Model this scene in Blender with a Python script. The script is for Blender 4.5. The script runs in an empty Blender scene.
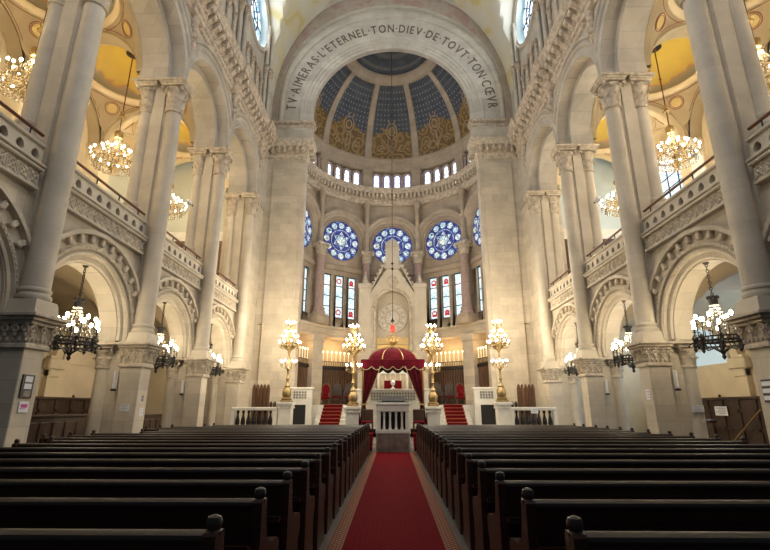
import bpy, bmesh, math, random
from mathutils import Vector, Matrix
random.seed(7)
PI = math.pi
sin, cos = math.sin, math.cos
def R(a): return math.radians(a)
SC = bpy.context.scene
COL = SC.collection

# ------------------------------------------------------------------ mesh builder
class MB:
    def __init__(s, org=(0, 0, 0), sx=1):
        s.v = []; s.f = []; s.org = org; s.sx = sx
    def add(s, vs, fs):
        b = len(s.v); s.v += [tuple(p) for p in vs]; s.f += [tuple(b + i for i in f) for f in fs]
    def box(s, x0, x1, y0, y1, z0, z1, bev=0.0):
        if x0 > x1: x0, x1 = x1, x0
        if y0 > y1: y0, y1 = y1, y0
        if z0 > z1: z0, z1 = z1, z0
        if bev <= 0:
            s.add([(x0, y0, z0), (x1, y0, z0), (x1, y1, z0), (x0, y1, z0), (x0, y0, z1), (x1, y0, z1), (x1, y1, z1), (x0, y1, z1)],
                  [(3, 2, 1, 0), (4, 5, 6, 7), (0, 1, 5, 4), (1, 2, 6, 5), (2, 3, 7, 6), (3, 0, 4, 7)])
        else:
            b = bev
            rings = []
            for z, i in ((z0, b), (z0 + b, 0), (z1 - b, 0), (z1, b)):
                rings.append([(x0 + b, y0 + i, z), (x1 - b, y0 + i, z), (x1 - i, y0 + b, z), (x1 - i, y1 - b, z),
                              (x1 - b, y1 - i, z), (x0 + b, y1 - i, z), (x0 + i, y1 - b, z), (x0 + i, y0 + b, z)])
            s.loft(rings, True, True)
        return s
    def loft(s, rings, closed=True, caps=False):
        n = len(rings[0]); vs = [p for r in rings for p in r]; fs = []
        for i in range(len(rings) - 1):
            for j in range(n if closed else n - 1):
                k = (j + 1) % n
                fs.append((i * n + j, i * n + k, (i + 1) * n + k, (i + 1) * n + j))
        if caps:
            fs.append(tuple(reversed(range(n)))); fs.append(tuple((len(rings) - 1) * n + j for j in range(n)))
        s.add(vs, fs); return s
    def lathe(s, cx, cy, prof, n=20, a0=0.0, a1=2 * PI, caps=True):
        full = abs(a1 - a0 - 2 * PI) < 1e-6
        m = n if full else n + 1
        rings = [[(cx + r * cos(a0 + (a1 - a0) * j / n), cy + r * sin(a0 + (a1 - a0) * j / n), z) for j in range(m)] for r, z in prof]
        s.loft(rings, full, caps and full); return s
    def bar(s, p, q, r, n=8, r2=None, caps=True):
        p, q = Vector(p), Vector(q); d = (q - p)
        if d.length < 1e-7: return s
        d.normalize(); u = d.orthogonal().normalized(); w = d.cross(u)
        r2 = r if r2 is None else r2
        s.loft([[tuple(c + (u * cos(2 * PI * j / n) + w * sin(2 * PI * j / n)) * rr) for j in range(n)] for c, rr in ((p, r), (q, r2))], True, caps)
        return s
    def tube(s, pts, r, n=6):
        pts = [Vector(p) for p in pts]; rings = []; u = None
        for i, p in enumerate(pts):
            d = (pts[min(i + 1, len(pts) - 1)] - pts[max(i - 1, 0)]).normalized()
            if u is None: u = d.orthogonal().normalized()
            else: u = (u - d * u.dot(d)).normalized()
            w = d.cross(u)
            rings.append([tuple(p + (u * cos(2 * PI * j / n) + w * sin(2 * PI * j / n)) * r) for j in range(n)])
        s.loft(rings, True, True); return s
    def ball(s, c, r, n=10, m=6, sc=(1, 1, 1)):
        rings = []
        for i in range(m + 1):
            t = -PI / 2 + PI * i / m
            rr = max(cos(t), 0.001)
            rings.append([(c[0] + r * sc[0] * rr * cos(2 * PI * j / n), c[1] + r * sc[1] * rr * sin(2 * PI * j / n), c[2] + r * sc[2] * sin(t)) for j in range(n)])
        s.loft(rings, True, True); return s
    def poly(s, pts, axis, d0, d1):
        """extrude a 2-D polygon: axis 'x' pts=(y,z); 'y' pts=(x,z); 'z' pts=(x,y)"""
        def P(p, d): return {'x': (d, p[0], p[1]), 'y': (p[0], d, p[1]), 'z': (p[0], p[1], d)}[axis]
        n = len(pts)
        s.add([P(p, d0) for p in pts] + [P(p, d1) for p in pts],
              [tuple(range(n)), tuple(n + i for i in reversed(range(n)))] + [(i, (i + 1) % n, n + (i + 1) % n, n + i) for i in range(n)])
        return s
    def sweep(s, prof, n, place, closed_prof=False):
        """prof: list of tuples; place(p,t)->xyz, t in 0..1"""
        rings = [[place(p, j / n) for p in prof] for j in range(n + 1)]
        s.loft(rings, closed_prof, closed_prof); return s
    def xf(s, M, start=0):
        for i in range(start, len(s.v)):
            s.v[i] = tuple(M @ Vector(s.v[i]))
        return s
    def mesh(s, name, mat, smooth=35):
        ox, oy, oz = s.org
        me = bpy.data.meshes.new(name)
        me.from_pydata([(s.sx * (x - ox), y - oy, z - oz) for x, y, z in s.v], [], s.f)
        bm = bmesh.new(); bm.from_mesh(me)
        bmesh.ops.remove_doubles(bm, verts=bm.verts, dist=1e-5)
        bmesh.ops.recalc_face_normals(bm, faces=bm.faces)
        bm.to_mesh(me); bm.free()
        me.materials.append(mat)
        if smooth:
            for p in me.polygons: p.use_smooth = True
            me.set_sharp_from_angle(angle=R(smooth))
        return me
    def build(s, name, mat, parent=None, smooth=35):
        return obj(name, s.mesh(name, mat, smooth), parent)

def obj(name, me, parent=None, loc=None):
    o = bpy.data.objects.new(name, me); COL.objects.link(o)
    if parent is not None: o.parent = parent
    if loc is not None: o.location = loc
    return o
def tag(o, label=None, cat=None, group=None, kind=None):
    if label: o['label'] = label
    if cat: o['category'] = cat
    if group: o['group'] = group
    if kind: o['kind'] = kind
    return o
def thing(name, label, cat, loc=(0, 0, 0), rz=0, group=None):
    o = bpy.data.objects.new(name, None); COL.objects.link(o)
    o.location = loc; o.rotation_euler = (0, 0, rz); o.empty_display_size = .2
    return tag(o, label, cat, group)
def copy_tree(o, parent=None):
    c = o.copy(); COL.objects.link(c)
    if parent is not None: c.parent = parent
    for ch in list(o.children): copy_tree(ch, c)
    return c
def struct(name, mb, mat, label=None, smooth=35):
    o = mb.build(name, mat, None, smooth); tag(o, label, None, None, 'structure'); return o

# ------------------------------------------------------------------ materials
def nodes(name):
    m = bpy.data.materials.new(name); m.use_nodes = True
    nt = m.node_tree; b = nt.nodes['Principled BSDF']
    return m, nt, b
def N(nt, t, **kw):
    n = nt.nodes.new(t)
    for k, v in kw.items():
        if k in n.inputs: n.inputs[k].default_value = v
        else: setattr(n, k, v)
    return n
def ramp(nt, stops):
    r = nt.nodes.new('ShaderNodeValToRGB'); e = r.color_ramp.elements
    while len(e) < len(stops): e.new(.5)
    for el, (p, c) in zip(e, stops): el.position = p; el.color = (*c, 1)
    return r
def plain(name, col, rough=.6, metal=0, emit=None, strength=0, noise=.0, scale=8, bump=0):
    m, nt, b = nodes(name)
    b.inputs['Base Color'].default_value = (*col, 1); b.inputs['Roughness'].default_value = rough; b.inputs['Metallic'].default_value = metal
    if noise or bump:
        g = N(nt, 'ShaderNodeNewGeometry'); n = N(nt, 'ShaderNodeTexNoise', Scale=scale, Detail=5.0)
        nt.links.new(g.outputs['Position'], n.inputs['Vector'])
        if noise:
            r = ramp(nt, [(.3, [c * (1 - noise) for c in col]), (.7, [min(1, c * (1 + noise)) for c in col])])
            nt.links.new(n.outputs['Fac'], r.inputs['Fac']); nt.links.new(r.outputs['Color'], b.inputs['Base Color'])
        if bump:
            bp = N(nt, 'ShaderNodeBump', Strength=bump, Distance=.02); nt.links.new(n.outputs['Fac'], bp.inputs['Height']); nt.links.new(bp.outputs['Normal'], b.inputs['Normal'])
    if emit:
        b.inputs['Emission Color'].default_value = (*emit, 1); b.inputs['Emission Strength'].default_value = strength
        m.cycles.emission_sampling = 'NONE'
    return m
def stone(name, col, bw=.9, rh=.42, mort=.006, contrast=.1, joint=.72, bump=.25):
    """ashlar limestone: courses and staggered joints from world position"""
    m, nt, b = nodes(name); L = nt.links.new
    g = N(nt, 'ShaderNodeNewGeometry'); sp = N(nt, 'ShaderNodeSeparateXYZ'); L(g.outputs['Position'], sp.inputs[0])
    ad = N(nt, 'ShaderNodeMath', operation='ADD'); L(sp.outputs[0], ad.inputs[0]); L(sp.outputs[1], ad.inputs[1])
    cb = N(nt, 'ShaderNodeCombineXYZ'); L(ad.outputs[0], cb.inputs[0]); L(sp.outputs[2], cb.inputs[1])
    br = N(nt, 'ShaderNodeTexBrick'); L(cb.outputs[0], br.inputs['Vector'])
    br.inputs['Scale'].default_value = 1; br.inputs['Brick Width'].default_value = bw; br.inputs['Row Height'].default_value = rh
    br.inputs['Mortar Size'].default_value = mort; br.inputs['Mortar Smooth'].default_value = .5
    br.inputs['Color1'].default_value = (*[c * (1 - contrast) for c in col], 1); br.inputs['Color2'].default_value = (*[min(1, c * (1 + contrast)) for c in col], 1)
    br.inputs['Mortar'].default_value = (*[c * joint for c in col], 1)
    n1 = N(nt, 'ShaderNodeTexNoise', Scale=1.3, Detail=6.0, Roughness=.65); L(g.outputs['Position'], n1.inputs['Vector'])
    r1 = ramp(nt, [(.3, (.80, .78, .76)), (.72, (1.06, 1.05, 1.04))]); L(n1.outputs['Fac'], r1.inputs['Fac'])
    mx = N(nt, 'ShaderNodeMixRGB', blend_type='MULTIPLY'); mx.inputs[0].default_value = 1
    L(br.outputs['Color'], mx.inputs[1]); L(r1.outputs['Color'], mx.inputs[2]); L(mx.outputs[0], b.inputs['Base Color'])
    n2 = N(nt, 'ShaderNodeTexNoise', Scale=40.0, Detail=3.0); L(g.outputs['Position'], n2.inputs['Vector'])
    bp = N(nt, 'ShaderNodeBump', Strength=bump, Distance=.01); L(n2.outputs['Fac'], bp.inputs['Height']); L(bp.outputs['Normal'], b.inputs['Normal'])
    b.inputs['Roughness'].default_value = .75
    return m
def wood(name, c0, c1, rough=.4, axis=0, scale=6):
    m, nt, b = nodes(name); L = nt.links.new
    tc = N(nt, 'ShaderNodeTexCoord'); mp = N(nt, 'ShaderNodeMapping'); L(tc.outputs['Object'], mp.inputs['Vector'])
    s = [scale, scale, scale]; s[axis] = scale * .08; mp.inputs['Scale'].default_value = s
    n = N(nt, 'ShaderNodeTexNoise', Scale=3.0, Detail=8.0, Roughness=.6, Distortion=.6); L(mp.outputs[0], n.inputs['Vector'])
    r = ramp(nt, [(.3, c0), (.7, c1)]); L(n.outputs['Fac'], r.inputs['Fac']); L(r.outputs['Color'], b.inputs['Base Color'])
    b.inputs['Roughness'].default_value = rough
    bp = N(nt, 'ShaderNodeBump', Strength=.15, Distance=.01); L(n.outputs['Fac'], bp.inputs['Height']); L(bp.outputs['Normal'], b.inputs['Normal'])
    return m
def glass_emit(name, base, spots, scale, strength, rnd=1.0, lead=.06, leadcol=(.01, .012, .02)):
    """leaded stained glass lit by the day behind it: voronoi quarries with dark leads"""
    m, nt, b = nodes(name); L = nt.links.new
    tc = N(nt, 'ShaderNodeTexCoord')
    v = N(nt, 'ShaderNodeTexVoronoi', Scale=scale, Randomness=rnd); L(tc.outputs['Object'], v.inputs['Vector'])
    sp = N(nt, 'ShaderNodeSeparateColor'); L(v.outputs['Color'], sp.inputs[0])
    r = ramp(nt, [(0, base[0])] + [((i + 1) / (len(base) + len(spots)), c) for i, c in enumerate(list(base[1:]) + list(spots))]); r.color_ramp.interpolation = 'CONSTANT'
    L(sp.outputs[0], r.inputs['Fac'])
    e = N(nt, 'ShaderNodeTexVoronoi', Scale=scale, Randomness=rnd, feature='DISTANCE_TO_EDGE'); L(tc.outputs['Object'], e.inputs['Vector'])
    lt = N(nt, 'ShaderNodeMath', operation='LESS_THAN'); lt.inputs[1].default_value = lead; L(e.outputs['Distance'], lt.inputs[0])
    mx = N(nt, 'ShaderNodeMixRGB'); L(lt.outputs[0], mx.inputs[0]); L(r.outputs['Color'], mx.inputs[1]); mx.inputs[2].default_value = (*leadcol, 1)
    L(mx.outputs[0], b.inputs['Emission Color']); b.inputs['Emission Strength'].default_value = strength
    b.inputs['Base Color'].default_value = (.02, .02, .03, 1); b.inputs['Roughness'].default_value = .3
    m.cycles.emission_sampling = 'NONE'
    return m

M = {}
M['stone'] = stone('limestone_ashlar', (.575, .505, .395))
M['stone_plain'] = stone('limestone_smooth', (.59, .525, .42), bw=2.4, rh=.75, mort=.004, contrast=.05, joint=.8)
M['stone_up'] = stone('limestone_upper_dimmed', (.485, .44, .365), bw=1.0, rh=.45, contrast=.1)  # copy of the limestone with the dimmer, greyer upper light put in
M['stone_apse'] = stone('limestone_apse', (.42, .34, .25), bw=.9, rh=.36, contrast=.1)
M['carved'] = plain('limestone_carved', (.53, .45, .345), .8, noise=.3, scale=6, bump=.5)
M['carved_up'] = plain('limestone_carved_upper_dimmed', (.48, .39, .29), .8, noise=.35, scale=6, bump=.5)  # carved limestone again, dimmed in colour for the weaker light up high
M['plaster'] = plain('cream_plaster', (.64, .53, .36), .8, noise=.08, scale=1.5)
M['plaster_daylit'] = plain('daylight_tinted_plaster', (.50, .58, .60), .8, noise=.08, scale=1.5)  # blue of the gallery window daylight put into the plaster colour
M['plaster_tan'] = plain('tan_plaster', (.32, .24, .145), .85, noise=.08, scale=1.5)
M['cream'] = plain('painted_cream', (.72, .58, .36), .7, noise=.06, scale=2)
M['red_line'] = plain('red_ochre_paint', (.36, .13, .06), .7)
M['gold_paint'] = plain('gold_paint', (.60, .44, .16), .55)
M['pew'] = wood('pew_oak_dark', (.028, .010, .006), (.056, .022, .013), .5, 0)
M['pew'].node_tree.nodes['Principled BSDF'].inputs['Specular IOR Level'].default_value = .2
M['pew_rail'] = wood('pew_rail_oak', (.016, .009, .007), (.040, .024, .018), .5, 0)
M['pew_seat'] = wood('pew_seat_oak', (.03, .013, .008), (.075, .033, .02), .35, 0)
M['wood_panel'] = wood('panelling_oak', (.028, .013, .007), (.075, .037, .019), .45, 2)
M['wood_warm'] = wood('screen_oak', (.065, .028, .011), (.17, .08, .033), .45, 2)
M['wood_rail'] = wood('handrail_mahogany', (.08, .025, .012), (.2, .07, .035), .35, 1)
M['velvet'] = plain('crimson_velvet', (.075, .002, .008), .85, noise=.35, scale=5)
for k_ in ('velvet',): M[k_].node_tree.nodes['Principled BSDF'].inputs['Specular IOR Level'].default_value = .1
M['velvet'].node_tree.nodes['Principled BSDF'].inputs['Sheen Weight'].default_value = .06
M['dark_velvet'] = plain('maroon_velvet', (.035, .003, .006), .9); M['dark_velvet'].node_tree.nodes['Principled BSDF'].inputs['Specular IOR Level'].default_value = .1
M['redcloth'] = plain('red_upholstery', (.13, .004, .008), .9, noise=.2)
M['redcloth'].node_tree.nodes['Principled BSDF'].inputs['Specular IOR Level'].default_value = .1
M['fringe'] = plain('tarnished_gold_fringe', (.36, .27, .16), .7)
M['gilt'] = plain('gilt_bronze', (.40, .29, .14), .45, 1.0, noise=.2, scale=20)
M['brass'] = plain('dull_brass', (.45, .30, .12), .4, 1.0)
M['iron'] = plain('wrought_iron', (.035, .03, .028), .5, .6)
M['crystal'] = plain('cut_crystal', (.42, .36, .27), .15, .55)
M['crystal'].node_tree.nodes['Principled BSDF'].inputs['Specular IOR Level'].default_value = 1.0
M['bulb'] = plain('lit_bulb', (1, .9, .7), .4, 0, (1.0, .88, .64), 32)
M['candle'] = plain('ivory_candle', (.85, .78, .62), .5, 0, (1, .75, .4), .25)
M['flame'] = plain('candle_flame', (1, .8, .5), .5, 0, (1, .60, .24), 12)
M['redlamp'] = plain('red_lamp_glass', (.4, .02, .01), .2, 0, (1, .06, .03), 1.0)
M['marble'] = plain('white_marble', (.70, .67, .60), .35, noise=.08, scale=3)
M['marble_grey'] = plain('grey_brown_marble', (.20, .165, .135), .3, noise=.35, scale=5)
M['black'] = plain('black_marble', (.012, .012, .013), .25)
M['paper'] = plain('white_paper', (.78, .78, .80), .7)
M['ink'] = plain('grey_print', (.22, .22, .25), .7)
M['magenta'] = plain('magenta_print', (.55, .03, .22), .6)
M['blackframe'] = plain('black_frame', (.015, .015, .015), .4)
M['tube'] = plain('white_tube_lamp', (.8, .8, .78), .4)
M['letters'] = plain('brown_lettering', (.13, .085, .06), .7)
M['fret_gap'] = plain('painted_carving_shade', (.12, .10, .08), .9)  # dark colour stands in for shade in gaps and holes
M['granite'] = plain('pink_granite', (.36, .25, .21), .4, noise=.25, scale=14)
M['door'] = wood('door_oak', (.02, .011, .007), (.05, .028, .016), .5, 2)
M['leadedge'] = plain('lead_came', (.02, .022, .03), .6)
M['g_blue'] = glass_emit('rose_blue_glass', [(.015, .02, .30), (.025, .03, .42), (.01, .012, .2)], [(.06, .09, .55), (.02, .02, .28), (.2, .28, .7)], 9, .52)
M['g_pale'] = glass_emit('pale_roundel_glass', [(.75, .9, .85), (.9, .95, .95), (.55, .8, .75)], [(.45, .7, .9), (.95, .95, .8), (.6, .7, .62)], 6, .80, lead=.05)
M['g_white'] = glass_emit('white_lancet_glass', [(.8, .95, 1.0), (.9, .97, 1.0), (.65, .88, .95)], [(.8, .95, 1), (.55, .78, .9), (.95, .95, .9), (.78, .92, .97)], 6, 1.0, lead=.03, leadcol=(.25, .35, .4))
M['g_drum'] = glass_emit('drum_window_glass', [(.85, .92, 1.0), (.95, .97, 1.0)], [(.7, .85, 1.0)], 5, 2.0, lead=.01)
M['g_drumedge'] = plain('violet_border_glass', (.03, .02, .1), .4, 0, (.12, .09, .42), .55)
M['g_red'] = plain('red_glass', (.1, .01, .01), .3, 0, (.65, .02, .02), .6)
M['g_clere'] = glass_emit('clerestory_glass', [(.85, .95, 1), (.6, .8, 1), (.9, .95, 1)], [(.2, .4, .8), (.95, .9, .85), (.5, .75, 1)], 4, 1.9, lead=.05)
M['g_gal'] = glass_emit('gallery_window_glass', [(.8, .95, 1), (.9, .98, 1), (.7, .92, 1)], [(.85, .97, 1)], 2.2, 1.15, lead=.02, leadcol=(.1, .14, .25))
M['g_galedge'] = glass_emit('gallery_window_border_glass', [(.1, .12, .5), (.6, .06, .1), (.8, .9, 1)], [(.12, .12, .6), (.7, .8, .95)], 8, 1.3)
M['frost'] = plain('frosted_pane', (.4, .5, .55), .4, 0, (.55, .72, .82), .35)
M['grey_glow_left'] = plain('grey_pane_and_wall_glow', (.45, .45, .36), .4, 0, (.55, .55, .42), .10)  # faint glow put into the left panes and gallery end wall
M['reveal_daylit'] = plain('daylight_tinted_reveal', (.45, .58, .62), .7)  # cool daylight on the window splay put into its colour

def mosaic_dome():
    m, nt, b = nodes('starry_blue_and_gold_mosaic'); L = nt.links.new
    g = N(nt, 'ShaderNodeNewGeometry'); sp = N(nt, 'ShaderNodeSeparateXYZ'); L(g.outputs['Position'], sp.inputs[0])
    # angle about the dome's axis, and height
    y0 = N(nt, 'ShaderNodeMath', operation='SUBTRACT'); L(sp.outputs[1], y0.inputs[0]); y0.inputs[1].default_value = 24.2
    at = N(nt, 'ShaderNodeMath', operation='ARCTAN2'); L(sp.outputs[0], at.inputs[0]); L(y0.outputs[0], at.inputs[1])
    def mth(op, a, bb):
        n = N(nt, 'ShaderNodeMath', operation=op)
        for i, q in enumerate((a, bb)):
            if isinstance(q, (int, float)): n.inputs[i].default_value = q
            elif q is not None: L(q, n.inputs[i])
        return n.outputs[0]
    z = sp.outputs[2]
    w = mth('SINE', mth('MULTIPLY', mth('ADD', at.outputs[0], 0.0), 2 * PI / R(36)), None)
    # centred per gore: cos peak in the middle of the gore
    cg = mth('COSINE', mth('MULTIPLY', at.outputs[0], 2 * PI / R(36)), None)
    nz = N(nt, 'ShaderNodeTexNoise', Scale=2.2, Detail=6.0); L(g.outputs['Position'], nz.inputs['Vector'])
    edge = mth('ADD', mth('MULTIPLY', cg, .30), mth('MULTIPLY', nz.outputs['Fac'], 1.1))
    gold_mask = mth('LESS_THAN', z, mth('ADD', edge, 20.15))
    # scrolls on the gold
    vr = N(nt, 'ShaderNodeTexVoronoi', Scale=1.7); L(g.outputs['Position'], vr.inputs['Vector'])
    wv = mth('SINE', mth('MULTIPLY', vr.outputs['Distance'], 15.0), None)
    rg = ramp(nt, [(.2, (.13, .075, .02)), (.5, (.22, .125, .03)), (.85, (.30, .19, .07))])
    L(mth('MULTIPLY_ADD', wv, .35), rg.inputs['Fac']); rg.inputs[0].default_value = .5
    ad = N(nt, 'ShaderNodeMath', operation='MULTIPLY_ADD'); L(wv, ad.inputs[0]); ad.inputs[1].default_value = .35; ad.inputs[2].default_value = .5
    L(ad.outputs[0], rg.inputs['Fac'])
    # stars: a grid of dots in angle / height
    cb = N(nt, 'ShaderNodeCombineXYZ'); L(mth('MULTIPLY', at.outputs[0], 5.2), cb.inputs[0]); L(z, cb.inputs[1])
    vs = N(nt, 'ShaderNodeTexVoronoi', Scale=3.6, Randomness=.0); L(cb.outputs[0], vs.inputs['Vector'])
    dot = mth('LESS_THAN', vs.outputs['Distance'], .17)
    rb = ramp(nt, [(.3, (.040, .050, .070)), (.7, (.075, .085, .105))]); L(nz.outputs['Fac'], rb.inputs['Fac'])
    m1 = N(nt, 'ShaderNodeMixRGB'); L(dot, m1.inputs[0]); L(rb.outputs['Color'], m1.inputs[1]); m1.inputs[2].default_value = (.27, .26, .22, 1)
    m2 = N(nt, 'ShaderNodeMixRGB'); L(gold_mask, m2.inputs[0]); L(m1.outputs[0], m2.inputs[1]); L(rg.outputs['Color'], m2.inputs[2])
    L(m2.outputs[0], b.inputs['Base Color']); b.inputs['Roughness'].default_value = .6
    return m
M['mosaic'] = mosaic_dome()
def yellow_dome():
    m, nt, b = nodes('ochre_cupola_with_painted_clouds'); L = nt.links.new
    g = N(nt, 'ShaderNodeNewGeometry'); sp = N(nt, 'ShaderNodeSeparateXYZ'); L(g.outputs['Position'], sp.inputs[0])
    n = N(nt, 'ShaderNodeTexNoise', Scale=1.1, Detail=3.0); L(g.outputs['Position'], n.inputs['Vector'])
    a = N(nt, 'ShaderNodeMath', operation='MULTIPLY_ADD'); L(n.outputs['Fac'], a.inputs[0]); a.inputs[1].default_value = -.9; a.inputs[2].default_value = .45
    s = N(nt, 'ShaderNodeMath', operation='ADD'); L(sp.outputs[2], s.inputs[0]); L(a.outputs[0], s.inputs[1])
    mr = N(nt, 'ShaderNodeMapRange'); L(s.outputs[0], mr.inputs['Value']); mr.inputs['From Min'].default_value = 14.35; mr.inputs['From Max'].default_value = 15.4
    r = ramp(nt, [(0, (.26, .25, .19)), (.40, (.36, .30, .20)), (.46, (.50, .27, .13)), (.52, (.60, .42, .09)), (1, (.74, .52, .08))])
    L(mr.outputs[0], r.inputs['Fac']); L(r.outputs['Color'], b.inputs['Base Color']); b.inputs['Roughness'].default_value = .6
    return m
M['ochre'] = yellow_dome()
def carpet_mat(name, a, c, s1, s2):
    m, nt, b = nodes(name); L = nt.links.new
    tc = N(nt, 'ShaderNodeTexCoord'); mp = N(nt, 'ShaderNodeMapping'); L(tc.outputs['Object'], mp.inputs['Vector']); mp.inputs['Scale'].default_value = (s1, s2, 1); mp.inputs['Rotation'].default_value = (0, 0, R(45))
    k = N(nt, 'ShaderNodeTexVoronoi', Scale=1.0, Randomness=0.0, distance='CHEBYCHEV'); L(mp.outputs[0], k.inputs['Vector'])
    n = N(nt, 'ShaderNodeTexNoise', Scale=60.0, Detail=3.0); L(tc.outputs['Object'], n.inputs['Vector'])
    ad = N(nt, 'ShaderNodeMath', operation='MULTIPLY_ADD'); L(n.outputs['Fac'], ad.inputs[0]); ad.inputs[1].default_value = .35; L(k.outputs['Distance'], ad.inputs[2])
    r = ramp(nt, [(.3, a), (.62, c)]); L(ad.outputs[0], r.inputs['Fac']); L(r.outputs['Color'], b.inputs['Base Color'])
    b.inputs['Roughness'].default_value = .95; b.inputs['Specular IOR Level'].default_value = .05
    return m
M['carpet'] = carpet_mat('red_runner_pile', (.19, .004, .010), (.105, .002, .006), 11, 11)
M['carpet_edge'] = carpet_mat('patterned_runner_border', (.36, .26, .16), (.17, .035, .03), 16, 16)
def tiles():
    m, nt, b = nodes('stone_floor_tiles'); L = nt.links.new
    g = N(nt, 'ShaderNodeNewGeometry'); br = N(nt, 'ShaderNodeTexBrick'); L(g.outputs['Position'], br.inputs['Vector'])
    br.offset = 0; br.inputs['Scale'].default_value = 1; br.inputs['Brick Width'].default_value = .4; br.inputs['Row Height'].default_value = .4; br.inputs['Mortar Size'].default_value = .006
    br.inputs['Color1'].default_value = (.10, .085, .065, 1); br.inputs['Color2'].default_value = (.075, .065, .05, 1); br.inputs['Mortar'].default_value = (.07, .06, .05, 1)
    L(br.outputs['Color'], b.inputs['Base Color']); b.inputs['Roughness'].default_value = .4
    return m
M['tiles'] = tiles()
def vault_paint():
    m, nt, b = nodes('painted_vault'); L = nt.links.new
    g = N(nt, 'ShaderNodeNewGeometry'); n = N(nt, 'ShaderNodeTexNoise', Scale=.55, Detail=3.0, Distortion=1.0); L(g.outputs['Position'], n.inputs['Vector'])
    r = ramp(nt, [(.42, (.55, .52, .43)), (.55, (.56, .50, .34)), (.66, (.52, .42, .18))]); L(n.outputs['Fac'], r.inputs['Fac']); L(r.outputs['Color'], b.inputs['Base Color']); b.inputs['Roughness'].default_value = .7
    return m
M['vault'] = vault_paint()
def arch_paint():
    m, nt, b = nodes('faded_painted_band'); L = nt.links.new
    g = N(nt, 'ShaderNodeNewGeometry'); n = N(nt, 'ShaderNodeTexNoise', Scale=1.2, Detail=5.0, Distortion=.8); L(g.outputs['Position'], n.inputs['Vector'])
    r = ramp(nt, [(.35, (.34, .27, .20)), (.5, (.40, .33, .27)), (.62, (.36, .24, .20))]); L(n.outputs['Fac'], r.inputs['Fac']); L(r.outputs['Color'], b.inputs['Base Color']); b.inputs['Roughness'].default_value = .7
    return m
M['archpaint'] = arch_paint()

# ------------------------------------------------------------------ dimensions (metres; camera at the origin, nave along +Y)
BAYS = [6.95, 11.25, 15.55, 19.85]
PIERS = [9.1, 13.4, 17.7, 22.0]
HB = 2.15           # half bay
YC = 23.8           # front face of the crossing arch
AY, RA = 24.2, 5.7  # apse centre and apothem
SIDE = {-1: 'left', 1: 'right'}
ORD = ['first', 'second', 'third', 'fourth']
BAYW = ['cut by the edge of the picture', 'nearest the camera', 'in the middle', 'nearest the apse']

# ------------------------------------------------------------------ generic ornament
def capital(mb, cx, cy, z0, z1, r, n=8, ab=1.75):
    h = z1 - z0
    mb.lathe(cx, cy, [(r, z0 - .06), (r * 1.18, z0 - .05), (r * 1.2, z0), (r * 1.02, z0 + .02), (r * 1.02, z0 + h * .3), (r * 1.25, z0 + h * .65), (r * 1.5, z0 + h * .82)], 20)
    for row, (zb, zt, out) in enumerate(((0.02, .45, 1.5), (.3, .75, 1.75))):
        for i in range(n):
            a = 2 * PI * (i + .5 * row) / n
            wd = 2 * PI * r / n * .48
            pts = [(r * 1.04, zb), (r * 1.12, zb + (zt - zb) * .6), (r * out * .85, zt), (r * out, zt - .03), (r * out, zt - .10)]
            rings = []
            for k, (rr, t) in enumerate(pts):
                w = wd * (1, 1.1, .95, .7, .35)[k]
                c = (cx + rr * cos(a), cy + rr * sin(a), z0 + t * h)
                tx, ty = -sin(a), cos(a)
                rings.append([(c[0] - tx * w, c[1] - ty * w, c[2]), (c[0] + cos(a) * .025, c[1] + sin(a) * .025, c[2]), (c[0] + tx * w, c[1] + ty * w, c[2])])
            mb.loft(rings, False)
    s = r * ab
    for q in range(4):
        a = PI / 4 + q * PI / 2
        mb.ball((cx + s * 1.18 * cos(a), cy + s * 1.18 * sin(a), z0 + h * .78), r * .26, 8, 6)
    mb.box(cx - s, cx + s, cy - s, cy + s, z0 + h * .86, z0 + h * .93, .01)
    mb.box(cx - s * 1.08, cx + s * 1.08, cy - s * 1.08, cy + s * 1.08, z0 + h * .93, z1, .015)

def shaft_prof(r, z0, z1, base=.45):
    b = base
    return [(r * 1.5, z0), (r * 1.5, z0 + b * .2), (r * 1.55, z0 + b * .28), (r * 1.5, z0 + b * .38), (r * 1.28, z0 + b * .45), (r * 1.22, z0 + b * .6), (r * 1.35, z0 + b * .7),
            (r * 1.33, z0 + b * .82), (r * 1.08, z0 + b * .9), (r * 1.03, z0 + b), (r * 1.02, z0 + (z1 - z0) * .5), (r * .95, z1)]

def arcYZ(mb, prof, zc, x_flip=1, n=32, clip=None, z_leg=None):
    """sweep (radius, x) profile round a half circle in the YZ plane centred y=0"""
    rings = []
    ts = [j / n for j in range(n + 1)]
    if z_leg is not None:
        rings.append([(x, r, z_leg) for r, x in prof])
    for t in ts:
        ring = []
        for r, x in prof:
            a0 = math.acos(min(1, clip / r)) if clip else 0
            a = a0 + (PI - 2 * a0) * t
            ring.append((x, r * cos(a), zc + r * sin(a)))
        rings.append(ring)
    if z_leg is not None:
        rings.append([(x, -r, z_leg) for r, x in prof])
    mb.loft(rings, False)

def arch_face(mb, x, half, r, zc, z0, ztop, n=32):
    """wall face in plane x with a stilted round-headed opening of radius r"""
    ys = [-half] + [-r * cos(PI * j / n) for j in range(n + 1)] + [half]
    for i, (a, b) in enumerate(zip(ys[:-1], ys[1:])):
        if b - a < 1e-6: continue
        def zl(y, inside): return zc + math.sqrt(max(0, r * r - y * y)) if inside else z0
        ins = 0 < i < len(ys) - 2
        mb.add([(x, a, zl(a, ins)), (x, b, zl(b, ins)), (x, b, ztop), (x, a, ztop)], [(0, 1, 2, 3)])

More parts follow.
